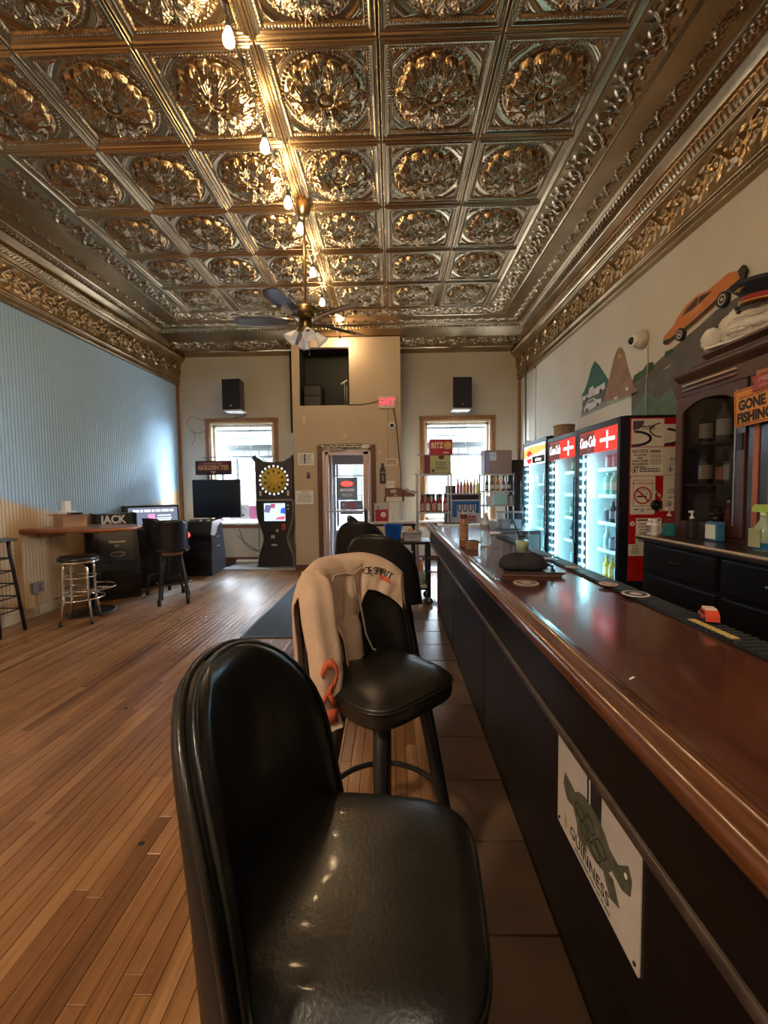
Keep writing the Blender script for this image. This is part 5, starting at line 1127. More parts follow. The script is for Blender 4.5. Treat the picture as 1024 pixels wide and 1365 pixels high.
pump('dark pump bottle with pale collar right of the teal sanitiser', (1.99, 2.81, 1.05), P((.03, .025, .03), .25), None, .19, .036, white)
t = thing('sanitiser_bottle', 'square blue-capped sanitiser bottle with white label on the back bar', 'bottle', (2.03, 2.66, 1.05)); MB().box(-.028, .028, -.05, .05, 0, .125, .014).build('bottle_body', mat('blue_clear', (.05, .17, .32), .15), t); MB().box(-.032, -.028, -.040, .040, .015, .105).build('label', mat('pale_label', (.62, .72, .70), .5), t); MB().lathe([(.02, .125), (.02, .15), (.012, .16)], n=12).box(-.03, .02, -.025, .025, .165, .178, .003).build('pump_cap', black, t)
for lab, y, c in (('small lotion bottle with mauve band at the end of the back bar', 3.06, (.25, .18, .25)), ('plain white lotion bottle beside the mauve-banded one', 3.005, (.6, .55, .5))):
    t = thing('lotion_bottle', lab, 'bottle', (1.87, y, 1.05)); MB().lathe([(.022, 0), (.024, .005), (.024, .08), (.015, .09)], n=14).build('bottle_body', white, t); MB().lathe([(.0245, .015), (.0245, .07)], n=14, cap=False).build('label', P(c, .5), t); MB().lathe([(.016, .088), (.016, .112), (.012, .115)], n=12).build('cap', white, t)
t = thing('spray_bottle', 'blue spray bottle with a lime green trigger head on the back bar', 'bottle', (1.97, 2.245, 1.05)); 
MB().lathe([(.046, 0), (.05, .01), (.05, .09), (.042, .125), (.020, .165), (.018, .185)], n=20).build('bottle_body', mat('greenish_clear', (.30, .40, .30), .15), t); MB().lathe([(.0505, .008), (.0505, .045)], n=20, cap=False).build('blue_liquid', mat('blue_liquid', (.01, .12, .26), .15), t)
MB().box(-.054, -.048, -.036, .036, .02, .12, .003).build('label', mat('sage_label', (.36, .38, .22), .5), t); MB().cyl((0, 0, .183), .019, .022, 14).build('collar', mat('pale_lime', (.62, .68, .45), .4), t)
MB().prism([(-.045, .205), (.06, .205), (.065, .225), (.045, .245), (-.075, .248), (-.085, .225), (-.055, .222)], -.016, .016, 'x').build('trigger_head', mat('lime_green', (.40, .62, .12), .4), t); MB().prism([(-.045, .222), (-.035, .222), (-.058, .165), (-.068, .170)], -.008, .008, 'x').build('trigger', mat('pale_lime', (.62, .68, .45), .4), t)
# beer sign hung on the cabinet
t = thing('fishing_sign', 'orange GONE FISHING sign hanging on the display cabinet pilaster', 'sign', (2.045, 2.345, 1.855), (pi/2, radians(-3), -pi/2))
MB().prism(rrect(.40, .215, .012), 0, .012).build('sign_board', mat('sign_orange', (.62, .24, .035), .45, var=.12, scale=4), t); mb = MB(); mb.tube([(p[0], p[1], .012) for p in rrect(.38, .195, .01)], .003, 5, True); mb.build('sign_border', mat('sign_brown', (.25, .08, .02), .5), t)
text('GONE', .078, ink, t, (-.170, .012, .0125), ax='LEFT', bold=.004, sx=.80); text('FISHING', .078, ink, t, (-.180, -.062, .0125), ax='LEFT', bold=.004, sx=.80)
MB().prism([(-.07, .07), (.12, .07), (.10, .11), (.115, .155), (.03, .145), (-.075, .155), (-.055, .11)], .012, .020).build('emblem', mat('emblem_red', (.33, .045, .025), .5), t); text('Miller', .042, mat('pale_pink', (.62, .36, .30), .5), t, (.02, .125, .0205), shear=.3); text('HIGH LIFE', .02, mat('pale_pink', (.62, .36, .30), .5), t, (.02, .092, .0205)); text_lines(t, -.18, .18, [.058], .008, .0125, mat('sign_brown', (.25, .08, .02), .5))
MB().prism(rrect(.05, .05, .01, cx=.08, cy=.012), .012, .016).build('fish_picture', mat('cream_print', (.6, .5, .32), .5), t)

# ================================================================== PLUSH FIGURE AND CAP
fur = mat('white_fur', (.80, .77, .70), .95, var=.12, scale=18, bump=.8, bscale=150)
def furry(mb_, name, par, amp=.014, m_=None):
    o = mb_.build(name, m_ or fur, par); 
    ss = o.modifiers.new('s', 'SUBSURF'); ss.levels = ss.render_levels = 2
    tx = bpy.data.textures.new('fur', 'CLOUDS'); tx.noise_scale = .012; dm = o.modifiers.new('d', 'DISPLACE'); dm.texture = tx; dm.strength = amp*1.6; dm.mid_level = .45; return o
t = thing('plush_figure', 'shaggy white plush figure under a peaked dress cap on the cabinet', 'plush toy', (2.21, 2.58, 2.252), radians(18))
furry(MB().ball((0, 0, .085), .150, .225, .085, 22, 14).ball((-.01, .02, .150), .135, .205, .085, 22, 14).ball((-.02, -.02, .20), .12, .175, .055, 20, 12), 'fur_body', t)
furry(MB().ball((-.08, .235, .08), .055, .060, .075, 14, 10), 'paw', t, .010)
furry(MB().ball((-.11, -.02, .15), .05, .13, .030, 16, 10).ball((-.12, .0, .085), .05, .15, .032, 16, 10), 'fur_roll', t)
for (y_, z_, r_2) in ((.06, .205, .014), (.03, .165, .012), (-.12, .215, .014), (-.17, .125, .016)): MB().ball((-.155 if z_ < .17 else -.128, y_, z_), r_2, r_2, r_2*.8).build('button_eye', ink, t)
MB().box(-.19, .06, -.24, .20, -.052+.05, .012, .004).build('base_board', white, t)
MB().lathe([(.018, 0), (.018, .012), (.008, .016)], (-.02, .16, .022), 12).build('brass_button', mat('dull_brass', (.32, .28, .12), .4, .6), t)
t = thing('dress_cap', 'navy peaked dress cap with red band worn by the white plush', 'cap', (2.19, 2.52, 2.455), (radians(8), radians(-4), radians(18)))
navy_cloth = mat('navy_cloth', (.016, .016, .026), .75)
MB().lathe([(.125, 0), (.128, .045), (.135, .055), (.19, .10), (.195, .112), (.18, .125), (.09, .135), (.001, .136)], n=36, cap=False).build('crown', navy_cloth, t); MB().lathe([(.1285, .002), (.1315, .044)], n=36, cap=False).build('red_band', mat('red_band', (.33, .016, .014), .7), t)
vz = [[(-.125*cos(a)*1.0-k*.05*cos(a), .125*sin(a)+k*.02*sin(a), .004-.022*k) for a in [radians(-62+q*124/14) for q in range(15)]] for k in (0, .5, 1)]
o = MB().grid(vz, True).build('peak', mat('patent_black', (.01, .01, .012), .12), t); m_ = o.modifiers.new('t', 'SOLIDIFY'); m_.thickness = .004
gold = mat('gold_badge', (.62, .42, .10), .3, .9)
MB().prism([(.032*(1 if k % 2 == 0 else .5)*cos(2*pi*k/10), .032*(1 if k % 2 == 0 else .5)*sin(2*pi*k/10)) for k in range(10)], 0, .006).build('cap_badge', gold, t, (-.160, .055, .080), (radians(60), 0, radians(-105)))
for a in (-.95, .95): MB().ball((-.131*cos(a), .131*sin(a), .024), .009).build('cap_button', gold, t)
MB().tube([(-.134*cos(a), .134*sin(a), .012) for a in [radians(-52+q*8) for q in range(14)]], .006, 6).build('chin_strap', gold, t)

# ================================================================== RIGHT WALL: MURAL, CUT-OUT CAR, CAMERA, PIPE
t = thing('wall_mural', 'painted mural of hills, a road and small white cars on the right wall', 'mural', (XR-.0005, 4.0, 2.4), FL)
def pa(nm, pts, c, z0, z1=None, **k): return MB().prism(pts, z0, z1 or z0+.0012).build(nm, mat(nm+'_paint', c, .7, var=.25, scale=6), t)
pa('grey_mountain', [(-.293, -.45), (-.316, .023), (-.267, .107), (-.094, .117), (.043, .118), (.23, .167), (.326, .186), (.60, .25), (.779, .30), (1.2, .32), (1.5, -.3), (1.5, -.45)], (.10, .095, .085), 0)
pa('green_slope', [(-.293, -.45), (-.30, -.25), (-.05, -.10), (.12, -.22), (.30, -.15), (.45, -.45)], (.10, .17, .14), .0012)
pa('treeline', [(-.316, .023), (-.267, .099), (-.22, .10), (-.179, .118), (-.13, .115), (-.095, .135), (-.049, .162), (.0, .15), (.031, .15), (.055, .081), (-.092, .055)], (.025, .07, .03), .0014)
pa('bush', [(.19, .15), (.209, .186), (.235, .178), (.26, .182), (.298, .18), (.319, .15), (.251, .13)], (.03, .08, .03), .0014)
pa('pale_slope', [(-1.478, -.114), (-1.40, .0), (-.869, .0), (-.185, -.067), (-.338, -.10), (-.849, -.098)], (.26, .31, .26), 0)
pa('green_hill', [(-1.42, .10), (-1.42, .164), (-1.33, .22), (-1.262, .302), (-1.18, .43), (-1.096, .497), (-1.0, .43), (-.914, .34), (-.759, .182), (-.853, .038), (-.9, -.03)], (.025, .12, .085), .0012)
pa('brown_hill', [(-.88, -.03), (-.868, -.009), (-.759, .182), (-.70, .30), (-.67, .37), (-.61, .45), (-.554, .473), (-.50, .45), (-.451, .386), (-.40, .26), (-.347, .143), (-.263, -.005), (-.185, -.067), (-.5, -.075)], (.24, .135, .075), .0022)
pa('dark_road', [(-1.397, .094), (-.957, .087), (-.839, .11), (-.902, -.028), (-1.078, -.071), (-1.39, -.062)], (.10, .10, .13), .0026)
pa('white_truck', [(-1.399, .141), (-1.24, .135), (-1.217, .20), (-1.12, .21), (-1.10, .165), (-.841, .185), (-.839, .115), (-.957, .092), (-1.397, .090)], (.60, .60, .58), .0034)
pa('white_car', [(-1.362, -.056), (-1.345, -.005), (-1.30, .02), (-1.23, .065), (-1.09, .065), (-1.04, .03), (-.92, .020), (-.919, -.033), (-1.135, -.06)], (.62, .62, .58), .0034)
for nm, pts in (('car_window', [(-1.27, .02), (-1.22, .052), (-1.10, .052), (-1.07, .02)]),): pa(nm, pts, (.16, .18, .2), .0046)
for x, y_, r in ((-1.27, -.05, .024), (-1.0, -.035, .024), (-1.28, .092, .026), (-.93, .10, .032)): MB().prism(ellipse(r, r, 16, x, y_), .0046, .0056).build('wheel', ink, t)
pa('white_rock', [(-.66, -.05), (-.60, -.03), (-.55, -.045), (-.60, -.06)], (.6, .55, .5), .0036); pa('white_rock', [(-.42, .0), (-.39, .02), (-.36, -.0), (-.39, -.015)], (.6, .55, .5), .0036); pa('yellow_mark', [(-.57, .40), (-.51, .40), (-.51, .36), (-.57, .36)], (.5, .33, .04), .0036)
pa('white_fleck', [(.17, .03), (.24, .045), (.30, .05), (.24, .035)], (.5, .5, .5), .0014)
t = thing('cutout_car', 'orange painted wooden coupe cut-out nose down on the right wall', 'wall decoration', (XR-.001, 3.40, 2.765), FL)
dx, dz = -.60, -.39
ob = [(.204, .318), (.215, .335), (.233, .345), (.338, .385), (.373, .425), (.477, .485), (.60, .512), (.717, .498), (.911, .528), (1.001, .50), (1.027, .452), (1.022, .415), (.93, .40), (.808, .372), (.60, .318), (.467, .289), (.396, .280), (.30, .268), (.237, .255), (.204, .275)]
mv = lambda pts: [(a+dx, b_+dz) for a, b_ in pts]
car_or = mat('orange_car_paint', (.52, .165, .025), .45, var=.12, scale=5)
MB().prism(mv(ob), 0, .022).build('car_body', car_or, t)
MB().prism(mv([(.237, .255), (.204, .275), (.204, .300), (.30, .292), (.467, .312), (.60, .340), (.93, .425), (1.022, .44), (1.022, .415), (.93, .40), (.808, .372), (.60, .318), (.467, .289), (.396, .280), (.30, .268)]), .022, .0235).build('dark_sill', ink, t)
MB().prism(mv([(.445, .418), (.496, .458), (.60, .492), (.70, .482), (.76, .474), (.66, .445), (.55, .425)]), .022, .024).build('side_window', mat('window_dark', (.025, .022, .02), .3), t); MB().prism(mv([(.61, .435), (.625, .490), (.637, .489), (.622, .437)]), .024, .0255).build('window_pillar', car_or, t)
MB().prism(mv([(.52, .365), (.66, .395), (.665, .432), (.525, .402)]), .022, .0236).build('door_panel', mat('lighter_orange', (.58, .22, .06), .5), t)
for (x, y_, r) in ((.42, .278, .052), (.862, .365, .056)):
    x += dx; y_ += dz; w_ = MB().prism(ellipse(r*.92, r, 24, x, y_), .0, .028).build('wheel', ink, t); ring2(MB(), r*.6, r*.66, .008, .028, .030, x, y_, 20).prism(ellipse(r*.2, r*.22, 12, x, y_), .028, .030).build('hub_ring', steel, w_)
MB().prism(mv([(.99, .50), (1.03, .52), (1.06, .47), (1.04, .42), (1.02, .42)]), .002, .024).build('tail_fin', ink, t)
t = thing('wall_camera', 'white round security camera on the right wall with a hanging cord', 'camera', (XR, 4.12, 2.80), FL); MB().lathe([(.085, 0), (.085, .03), (.075, .06), (.05, .075)], n=24).build('camera_base', mat('ivory', (.60, .55, .47), .45), t); MB().lathe([(.062, .05), (.060, .09), (.045, .105)], (-.02, 0, 0), n=20).build('camera_housing', white, t); MB().ball((-.025, .0, .095), .038).build('lens_dome', ink, t)
o = MB().tube([(XR-.008, 4.05, 2.73), (XR-.006, 4.04, 2.55), (XR-.007, 4.06, 2.35), (XR-.006, 4.05, 2.02)], .005, 6).build('hanging_cord', mat('pale_cord', (.45, .42, .36), .6), t); o.matrix_parent_inverse = (Matrix.Translation(t.location) @ t.rotation_euler.to_matrix().to_4x4()).inverted()
t = thing('conduit_pipe', 'thin grey conduit pipe rising beside the far window corner to the cornice', 'pipe', (XR-.07, 7.45, 0)); MB().cyl((0, 0, .9), .016, 2.98, 10).build('pipe', mat('dark_conduit', (.16, .15, .14), .4, .5), t); MB().box(-.06, .05, -.03, .03, 3.87, 3.90, .006).ball((0, 0, 3.86), .03).build('pipe_bracket', black_metal, t); MB().box(-.004, .07, -.02, .02, 2.2, 2.23).build('pipe_clip', steel, t)
o = MB().tube([(XR-.012, 7.15, 3.40), (XR-.02, 7.17, 3.46), (XR-.02, 7.14, 3.6), (XR-.05, 7.2, 3.78)], .008, 6).build('black_wire', ink); tag(o, 'short black wire curling out of the cornice next to the conduit pipe', 'wire')
o = MB().tube([(XR-.008, 7.13, 3.38), (XR-.008, 7.13, 2.0)], .010, 6).build('wall_conduit', white); tag(o, 'white conduit running down the right wall beside the grey pipe', 'conduit')
# ================================================================== CEILING FAN AND STRING BULBS
t = thing('ceiling_fan', 'five-blade antique brass ceiling fan with four frosted lamp shades', 'ceiling fan', (-.79, 3.96, 0))
MB().lathe([(.015, 3.90), (.045, 3.92), (.065, 3.97), (.07, 4.02), (.07, 4.045)], n=24).build('canopy', brass, t); MB().cyl((0, 0, 3.10), .0125, .83, 12).build('downrod', brass, t)
MB().lathe([(.02, 3.12), (.05, 3.11), (.115, 3.085), (.125, 3.06), (.125, 3.03), (.10, 2.995), (.06, 2.985)], n=32).build('motor_housing', brass, t); MB().lathe([(.055, 2.985), (.06, 2.93), (.065, 2.90), (.05, 2.87), (.02, 2.86)], n=24).build('switch_housing', brass, t)
blade_top = mat('fan_blade_dark', (.022, .016, .026), .14, 0, 1.0, coat=1)
bl = [(.17, -.045), (.30, -.062), (.50, -.070), (.60, -.066), (.645, -.045), (.66, 0), (.645, .045), (.60, .066), (.50, .070), (.30, .062), (.17, .045)]
for k in range(5):
    a = radians(182+72*k)
    m4 = Matrix.Translation((0, 0, 2.975)) @ Matrix.Rotation(a, 4, 'Z') @ Matrix.Rotation(radians(13), 4, 'X')
    b_ = MB().prism(bl, -.004, .004).move(m4).build('fan_blade', blade_top, t)
    mb = MB(); mb.prism([(.10, -.02), (.20, -.035), (.27, -.03), (.29, 0), (.27, .03), (.20, .035), (.10, .02)], .004, .008).move(m4).build('blade_iron', brass, b_)
frost = mat('frosted_shade', (.80, .77, .74), .5, emit=(1, .88, .75), es=.05)
for k in range(4):
    a = radians(20+90*k); c, s_ = cos(a), sin(a)
    m4 = Matrix.Translation((c*.075, s_*.075, 2.885)) @ Matrix.Rotation(a, 4, 'Z') @ Matrix.Rotation(radians(-42), 4, 'Y')
    sh = MB().lathe([(.022, -.02), (.030, -.04), (.040, -.07), (.055, -.105), (.062, -.125), (.058, -.125), (.050, -.103), (.034, -.06), (.02, -.03)], n=20, cap=False).move(m4).build('lamp_shade', frost, t)
    MB().lathe([(.018, .03), (.022, .0), (.022, -.025)], n=14).move(m4).build('shade_holder', brass, sh)
for x, z in ((.03, 2.66), (-.02, 2.70)): MB().tube([(x, -.02, 2.87), (x, -.02, z)], .0025, 5).ball((x, -.02, z), .007).build('pull_chain', brass, t)
# bulbs on a cable along the ceiling
bulb_m = emit_mat('bulb_filament_glow', BULB_COL, BULB); bulb_hot = bulb_m
cable = MB().tube([(-.88, y, 4.0-.05*abs(sin((y-2.4)*2.1))) for y in [-1.0+.2*k for k in range(43)]], .006, 6).build('light_cable', black); tag(cable, 'black string-light cable running along the tin ceiling', 'cable')
bulb_g = MB().lathe([(.012, .06), (.016, .045), (.028, .015), (.031, -.005), (.026, -.024), (.012, -.034), (.001, -.036)], n=14, cap=False).mesh('bulb', bulb_m)
sock = MB().lathe([(.010, .115), (.017, .11), (.018, .06), (.014, .055)], n=12).mesh('socket', black)
order = ['first bulb of the string, at the top edge of the photo', 'second bulb of the string, counted from the top', 'third bulb of the string, just left of the fan canopy', 'fourth bulb of the string, touching the fan downrod', 'fifth bulb of the string, right of the downrod', 'sixth bulb of the string, above the fan motor', 'last bulb of the string, below a fan blade', 'bulb added to the string, unseen behind the photographer', 'bulb added to the string, unseen furthest behind the photographer']
for k, (x, y) in enumerate(((-.867, 2.39), (-.89, 3.11), (-.872, 3.70), (-.845, 4.056), (-.878, 4.85), (-.90, 5.61), (-.847, 7.10), (-.88, 1.2), (-.88, .0))):  # last two bulbs are unseen, added to light the near floor
    z = 3.86; b_ = thing('string_bulb', 'glowing warm '+order[k], 'bulb', (x, y, z), 0, 'bulbs of the string lights'); inst('bulb', bulb_g, b_); inst('socket', sock, b_)
    MB().tube([(0, 0, .11), (-.88-x, 0, .175)], .004, 5).build('drop_wire', black, b_)

# ================================================================== ON THE BAR
ZB = 1.0005
coffee_glass = P((.25, .12, .07), .15); coffee_lab = mat('coffee_label', (.28, .16, .10), .5, var=.5, scale=40)
t = thing('coffee_bottle', 'brown iced coffee bottle with patterned label on the bar', 'bottle', (.485, 2.86, ZB)); MB().lathe([(.028, 0), (.031, .006), (.031, .15), (.026, .175), (.020, .19), (.020, .20)], n=20).build('bottle_body', coffee_glass, t); MB().lathe([(.0314, .05), (.0314, .14)], n=20, cap=False).build('label', coffee_lab, t); MB().lathe([(.023, .198), (.023, .225), (.020, .228)], n=20).build('cap', P((.12, .035, .02), .4), t)
t = thing('patterned_carton', 'small patterned brown carton in front of the iced coffee bottle', 'carton', (.515, 2.72, ZB), radians(20)); MB().box(-.035, .035, -.025, .025, 0, .06, .003).build('carton_body', coffee_lab, t); MB().prism([(-.035, .06), (.035, .06), (.055, .045), (.05, .040)], -.025, .025, 'y').build('carton_flap', coffee_lab, t)
water = clear_plastic
t = thing('water_bottle', 'clear plastic water bottle with grey label on the bar', 'bottle', (.64, 2.90, ZB)); MB().lathe([(.030, 0), (.034, .008), (.034, .05), (.032, .06), (.034, .07), (.034, .15), (.026, .185), (.013, .205), (.013, .215)], n=22).build('bottle_body', mat('water_bottle_plastic', (.70, .80, .88), .12, trans=.6), t); MB().lathe([(.0345, .11), (.0345, .148)], n=22, cap=False).build('label', P((.20, .19, .22), .5), t); MB().lathe([(.016, .213), (.016, .232), (.013, .234)], n=14).build('cap', white, t)
def coaster(label, loc, r=.05, c1=(.40, .33, .30), c2=(.16, .10, .09)):
    t = thing('coaster', label, 'coaster', loc); MB().lathe([(r, 0), (r, .003)], n=28).build('coaster_disc', P(c1, .7), t); ring2(MB(), r*.8, r*.8, r*.35, .003, .0036, 0, 0, 24).build('printed_ring', P(c2, .7), t); return t
coaster('round coaster under the clear water bottle', (.66, 2.86, ZB), .06)
coaster('round coaster under the tall drink glass', (.735, 2.375, ZB))
coaster('pale round coaster in front of the black pouch', (.555, 1.74, ZB), .052)
coaster('black and white round coaster on the rubber bar mat', (.87, 1.50, ZB+.0115), .045, (.5, .45, .42), (.02, .02, .02))
coaster('small pale coaster on the bar mat below the coolers', (.855, 1.66, ZB+.0115), .035, (.45, .33, .28), (.3, .2, .17))
coaster('pale oval coaster on the bar mat near the black pouch', (.865, 2.02, ZB+.0115), .03, (.40, .30, .24), (.2, .15, .12))
t = thing('drink_glass', 'tall clear drink glass with pale drink, ice and straw', 'glass', (.735, 2.375, ZB+.004)); MB().lathe([(.028, 0), (.030, .005), (.037, .15), (.0355, .15), (.029, .012), (.001, .010)], n=24, cap=False).build('glass_wall', clear, t); MB().lathe([(.028, .013), (.0335, .098), (.001, .098)], n=22).build('pale_drink', P((.42, .45, .30), .1), t)
for k in range(6): 
    a = k*1.05; MB().box(-.010, .010, -.010, .010, -.010, .010, .003).move(Matrix.Translation((.017*cos(a), .017*sin(a), .112+.014*(k % 2))) @ Matrix.Rotation(k, 4, 'X')).build('ice_cube', clear_plastic, t)
MB().tube([(.018, 0, .02), (-.030, .01, .16), (-.050, .015, .215)], .0035, 7).build('straw', ink, t)
t = thing('black_pouch', 'soft black cloth pouch lying on papers on the bar', 'pouch', (.60, 1.93, ZB+.022), radians(-8)); rows = []
for z, sx, sy in ((0, .75, .7), (.008, .98, .95), (.025, 1.0, 1.0), (.045, .93, .85), (.062, .78, .55), (.072, .5, .25), (.074, .01, .01)):
    rows.append([(.105*sx*superell(2*pi*k/36, 2.7)[0]*(1+.04*sin(k*1.9)), .055*sy*superell(2*pi*k/36, 2.7)[1]*(1+.06*sin(k*2.3)), z+.004*sin(k*1.1)*(z > .03)) for k in range(36)])
MB().grid(rows, True, True).build('pouch_body', mat('black_cloth', (.010, .010, .016), .8, bump=.3, bscale=120), t); MB().tube([(.10, 0, .03), (.125, -.01, .02), (.128, -.02, .004)], .006, 6).box(.12, .137, -.03, -.012, -.002, .006, .002).build('strap_tab', black, t)
t = thing('folded_menu', 'brown folded menus stacked beneath the black pouch', 'menu', (.63, 1.935, ZB), radians(-8)); MB().box(-.13, .13, -.07, .07, 0, .010, .002).build('lower_menu', P((.10, .05, .035), .4), t); MB().box(-.12, .145, -.065, .075, .0105, .021, .002).build('upper_menu', P((.035, .025, .028), .3), t)
t = thing('yellow_card', 'thin yellow card sticking out behind the black pouch', 'card', (.70, 2.02, ZB), radians(10)); MB().box(-.05, .05, -.04, .04, 0, .003).build('card_sheet', P((.55, .33, .10), .5), t); MB().box(-.04, .04, -.004, .004, .003, .0035).build('printed_line', grey_ink, t)
t = thing('clear_ashtray', 'clear square dish at the bar edge below the middle cooler door', 'dish', (.83, 2.22, ZB+.0115)); MB().lathe([(.03, 0), (.045, .004), (.055, .03), (.051, .03), (.042, .008), (.001, .006)], n=4, smooth=False, cap=False).build('dish_bowl', clear_plastic, t); MB().box(-.03, .03, -.02, .02, .010, .014).build('paper_slip', white_paper, t)
t = thing('toy_car', 'small orange-red toy car on the rubber bar mat', 'toy', (.905, 1.20, ZB+.0115), radians(70)); MB().prism([(-.035, .006), (.035, .006), (.035, .018), (.020, .021), (.012, .034), (-.022, .034), (-.035, .022)], -.016, .016, 'y').build('car_body', P((.55, .07, .03), .3), t); MB().box(-.020, .010, -.017, .017, .022, .030).build('car_window', ink, t)
for x in (-.02, .02):
    for y_ in (-.017, .013): MB().cyl((x, y_, .008), .008, .004, 12, 'y').build('wheel', ink, t)
MB().box(-.022, .012, -.014, .014, .034, .040, .002).build('roof_load', P((.65, .48, .38), .5), t)
t = thing('bar_mat_logo', 'yellow raised lettering strip on the bar mat below the toy car', 'badge', (.862, 1.13, ZB+.0105)); MB().box(-.012, .012, -.085, .085, 0, .002).build('strip_base', P((.06, .06, .06), .5), t)
mb = MB()
for k in range(11): mb.box(-.010, .010, -.078+k*.0145, -.068+k*.0145, .002, .004)
tag(mb.build('raised_letters', P((.55, .40, .12), .5), t), kind='stuff')
t = thing('white_dish', 'shallow white dish at the back edge of the far bar end', 'dish', (.87, 3.6, ZB)); MB().lathe([(.04, 0), (.06, .012), (.062, .018), (.055, .016), (.001, .008)], n=24, cap=False).build('dish_bowl', white, t); MB().lathe([(.035, .010), (.001, .012)], n=16, cap=False).build('dish_food', P((.4, .3, .2), .6), t)
t = thing('far_tray', 'low white tray with dark slots at the far rail of the bar', 'tray', (.66, 4.56, ZB)); MB().box(-.17, .30, -.10, .10, 0, .012, .004).build('tray_base', white, t); MB().box(-.13, .10, -.06, -.02, .012, .015).box(-.10, .20, .03, .06, .012, .015).build('tray_slot', ink, t)
for x, y_, c in ((.46, 1.27, (.45, .30, .25)),): 
    o = MB().box(-.009, .009, -.002, .002, 0, .001).build('paper_scrap', P((.7, .6, .55), .6), None, (.495, .86, ZB+.0), (0, 0, .6)); tag(o, 'tiny paper scrap lying on the near bar top', 'scrap')

# ================================================================== SERVICE CORNER BEYOND THE BAR
t = thing('service_table', 'dark service table along the wall by the door holding boxes', 'table', (0.04, 5.85, 0)); MB().box(-.34, .27, -.24, .24, .905, .935, .004).build('table_top', black, t)
for x in (-.30, .24):
    for y_ in (-.20, .20): MB().box(x-.02, x+.02, y_-.02, y_+.02, 0, .905).build('leg', black_metal, t)
t = thing('white_binder', 'white flat boards stacked on the service table', 'board', (.02, 5.73, .9355)); MB().box(-.29, .29, -.10, .12, 0, .014).build('lower_board', P((.55, .47, .42), .5), t); MB().box(-.28, .285, -.10, .10, .0142, .028).build('upper_board', P((.62, .55, .50), .5), t)
t = thing('red_carton', 'white and red ink carton with a round hp logo by the door', 'carton', (-.16, 5.72, .964)); MB().box(-.092, .092, -.05, .05, 0, .245, .002).build('carton_body', P((.50, .46, .45), .5), t); MB().box(-.080, .093, -.052, -.05, .002, .165).build('red_panel', P((.36, .015, .05), .4), t); MB().lathe([(.035, -.052), (.035, -.054)], (.03, 0, .095), 22, axis='y').build('logo_disc', white_paper, t); text('hp', .045, P((.36, .015, .05), .4), t, (.03, -.0545, .096), FB, shear=.3); MB().prism(ellipse(.014, .014, 12, -.04, .20), -.0525, -.05, 'y').build('small_mark', grey_ink, t); text_lines(t, -.05, .06, [.03], .008, .0, white_paper).rotation_euler = FB
t.children[-1].location = (0, -.0535, 0)
t = thing('fluted_column', 'white fluted column-shaped stand with black-ended cap', 'stand', (.02, 5.72, .964)); mb = MB()
pts = []
for k in range(96): a = 2*pi*k/96; r = .078+.006*cos(a*16); pts.append((r*cos(a), r*sin(a)))
mb.prism(pts, 0, .27); mb.build('column_shaft', white, t); MB().box(-.11, .11, -.085, .085, .27, .335, .006).build('column_cap', P((.62, .56, .50), .5), t); MB().lathe([(.03, -.135), (.032, -.13), (.032, .13), (.03, .135)], (0, -.02, .302), 16, axis='x').build('cap_roller', black, t)
t = thing('brown_carton', 'open brown carton with a label on the fluted column', 'carton', (.03, 5.72, 1.2995)); MB().box(-.135, .10, -.08, .08, 0, .12, .003).prism([(.10, .0), (.27, 0), (.27, .03), (.20, .06), (.10, .10)], -.07, .07, 'y').build('carton_body', P((.15, .055, .035), .6), t); MB().prism(ellipse(.045, .025, 18, -.02, .075), -.083, -.08, 'y').build('emblem', P((.45, .40, .42), .6), t); MB().box(-.015, .03, -.083, -.08, .008, .032).build('label', P((.55, .36, .14), .6), t)
mb = MB()
for k in range(5): mb.tube([(.12+.035*k, -.03, .07-.008*k), (.14+.035*k, -.06, .105-.01*k+.01*(k % 2)), (.17+.035*k, -.05, .08-.01*k)], .008, 5)
mb.build('packing', P((.10, .06, .05), .7), t)
# cart
t = thing('utility_cart', 'black two-shelf utility cart at the end of the bar', 'cart', (.17, 5.14, 0))
MB().box(-.30, .28, -.20, .20, .74, .775, .01).build('top_tray', black, t); MB().box(-.28, .27, -.19, .19, .19, .215, .008).build('lower_shelf', black, t)
for x in (-.27, .255):
    for y_ in (-.17, .17):
        MB().box(x-.022, x+.022, y_-.022, y_+.022, .10, .74, .004).build('post', black, t); w_ = MB().lathe([(.045, -.012), (.048, -.008), (.048, .008), (.045, .012)], (x, y_, .048), 18, axis='y').build('castor', P((.03, .03, .035), .4), t); MB().box(x-.012, x+.012, y_-.02, y_+.02, .05, .10).build('castor_fork', steel, w_)
for z in (.30, .42, .58): MB().lathe([(.010, -.195), (.008, -.20)], (.255, 0, z), 10, axis='y').build('rivet', steel, t)
t = thing('blue_bucket', 'blue plastic bucket with ice on the utility cart', 'bucket', (.0, 5.08, .7755)); MB().lathe([(.085, 0), (.088, .005), (.112, .20), (.116, .205), (.108, .205), (.084, .012), (.001, .010)], n=32, cap=False).build('bucket_wall', P((.01, .11, .50), .35), t)
MB().lathe([(.104, .19), (.001, .195)], n=20, cap=False).build('ice_level', white, t)
mb = MB()
for k in range(14): mb.box(-.016, .016, -.016, .016, -.014, .014, .004).move(Matrix()) if False else mb.add([(v[0]*.016+.075*cos(k*2.4)*sqrt(k/14), v[1]*.016+.075*sin(k*2.4)*sqrt(k/14), v[2]*.014+.20) for v in ((-1, -1, -1), (1, -1, -1), (1, 1, -1), (-1, 1, -1), (-1, -1, 1), (1, -1, 1), (1, 1, 1), (-1, 1, 1))], [(0, 3, 2, 1), (4, 5, 6, 7), (0, 1, 5, 4), (1, 2, 6, 5), (2, 3, 7, 6), (3, 0, 4, 7)])
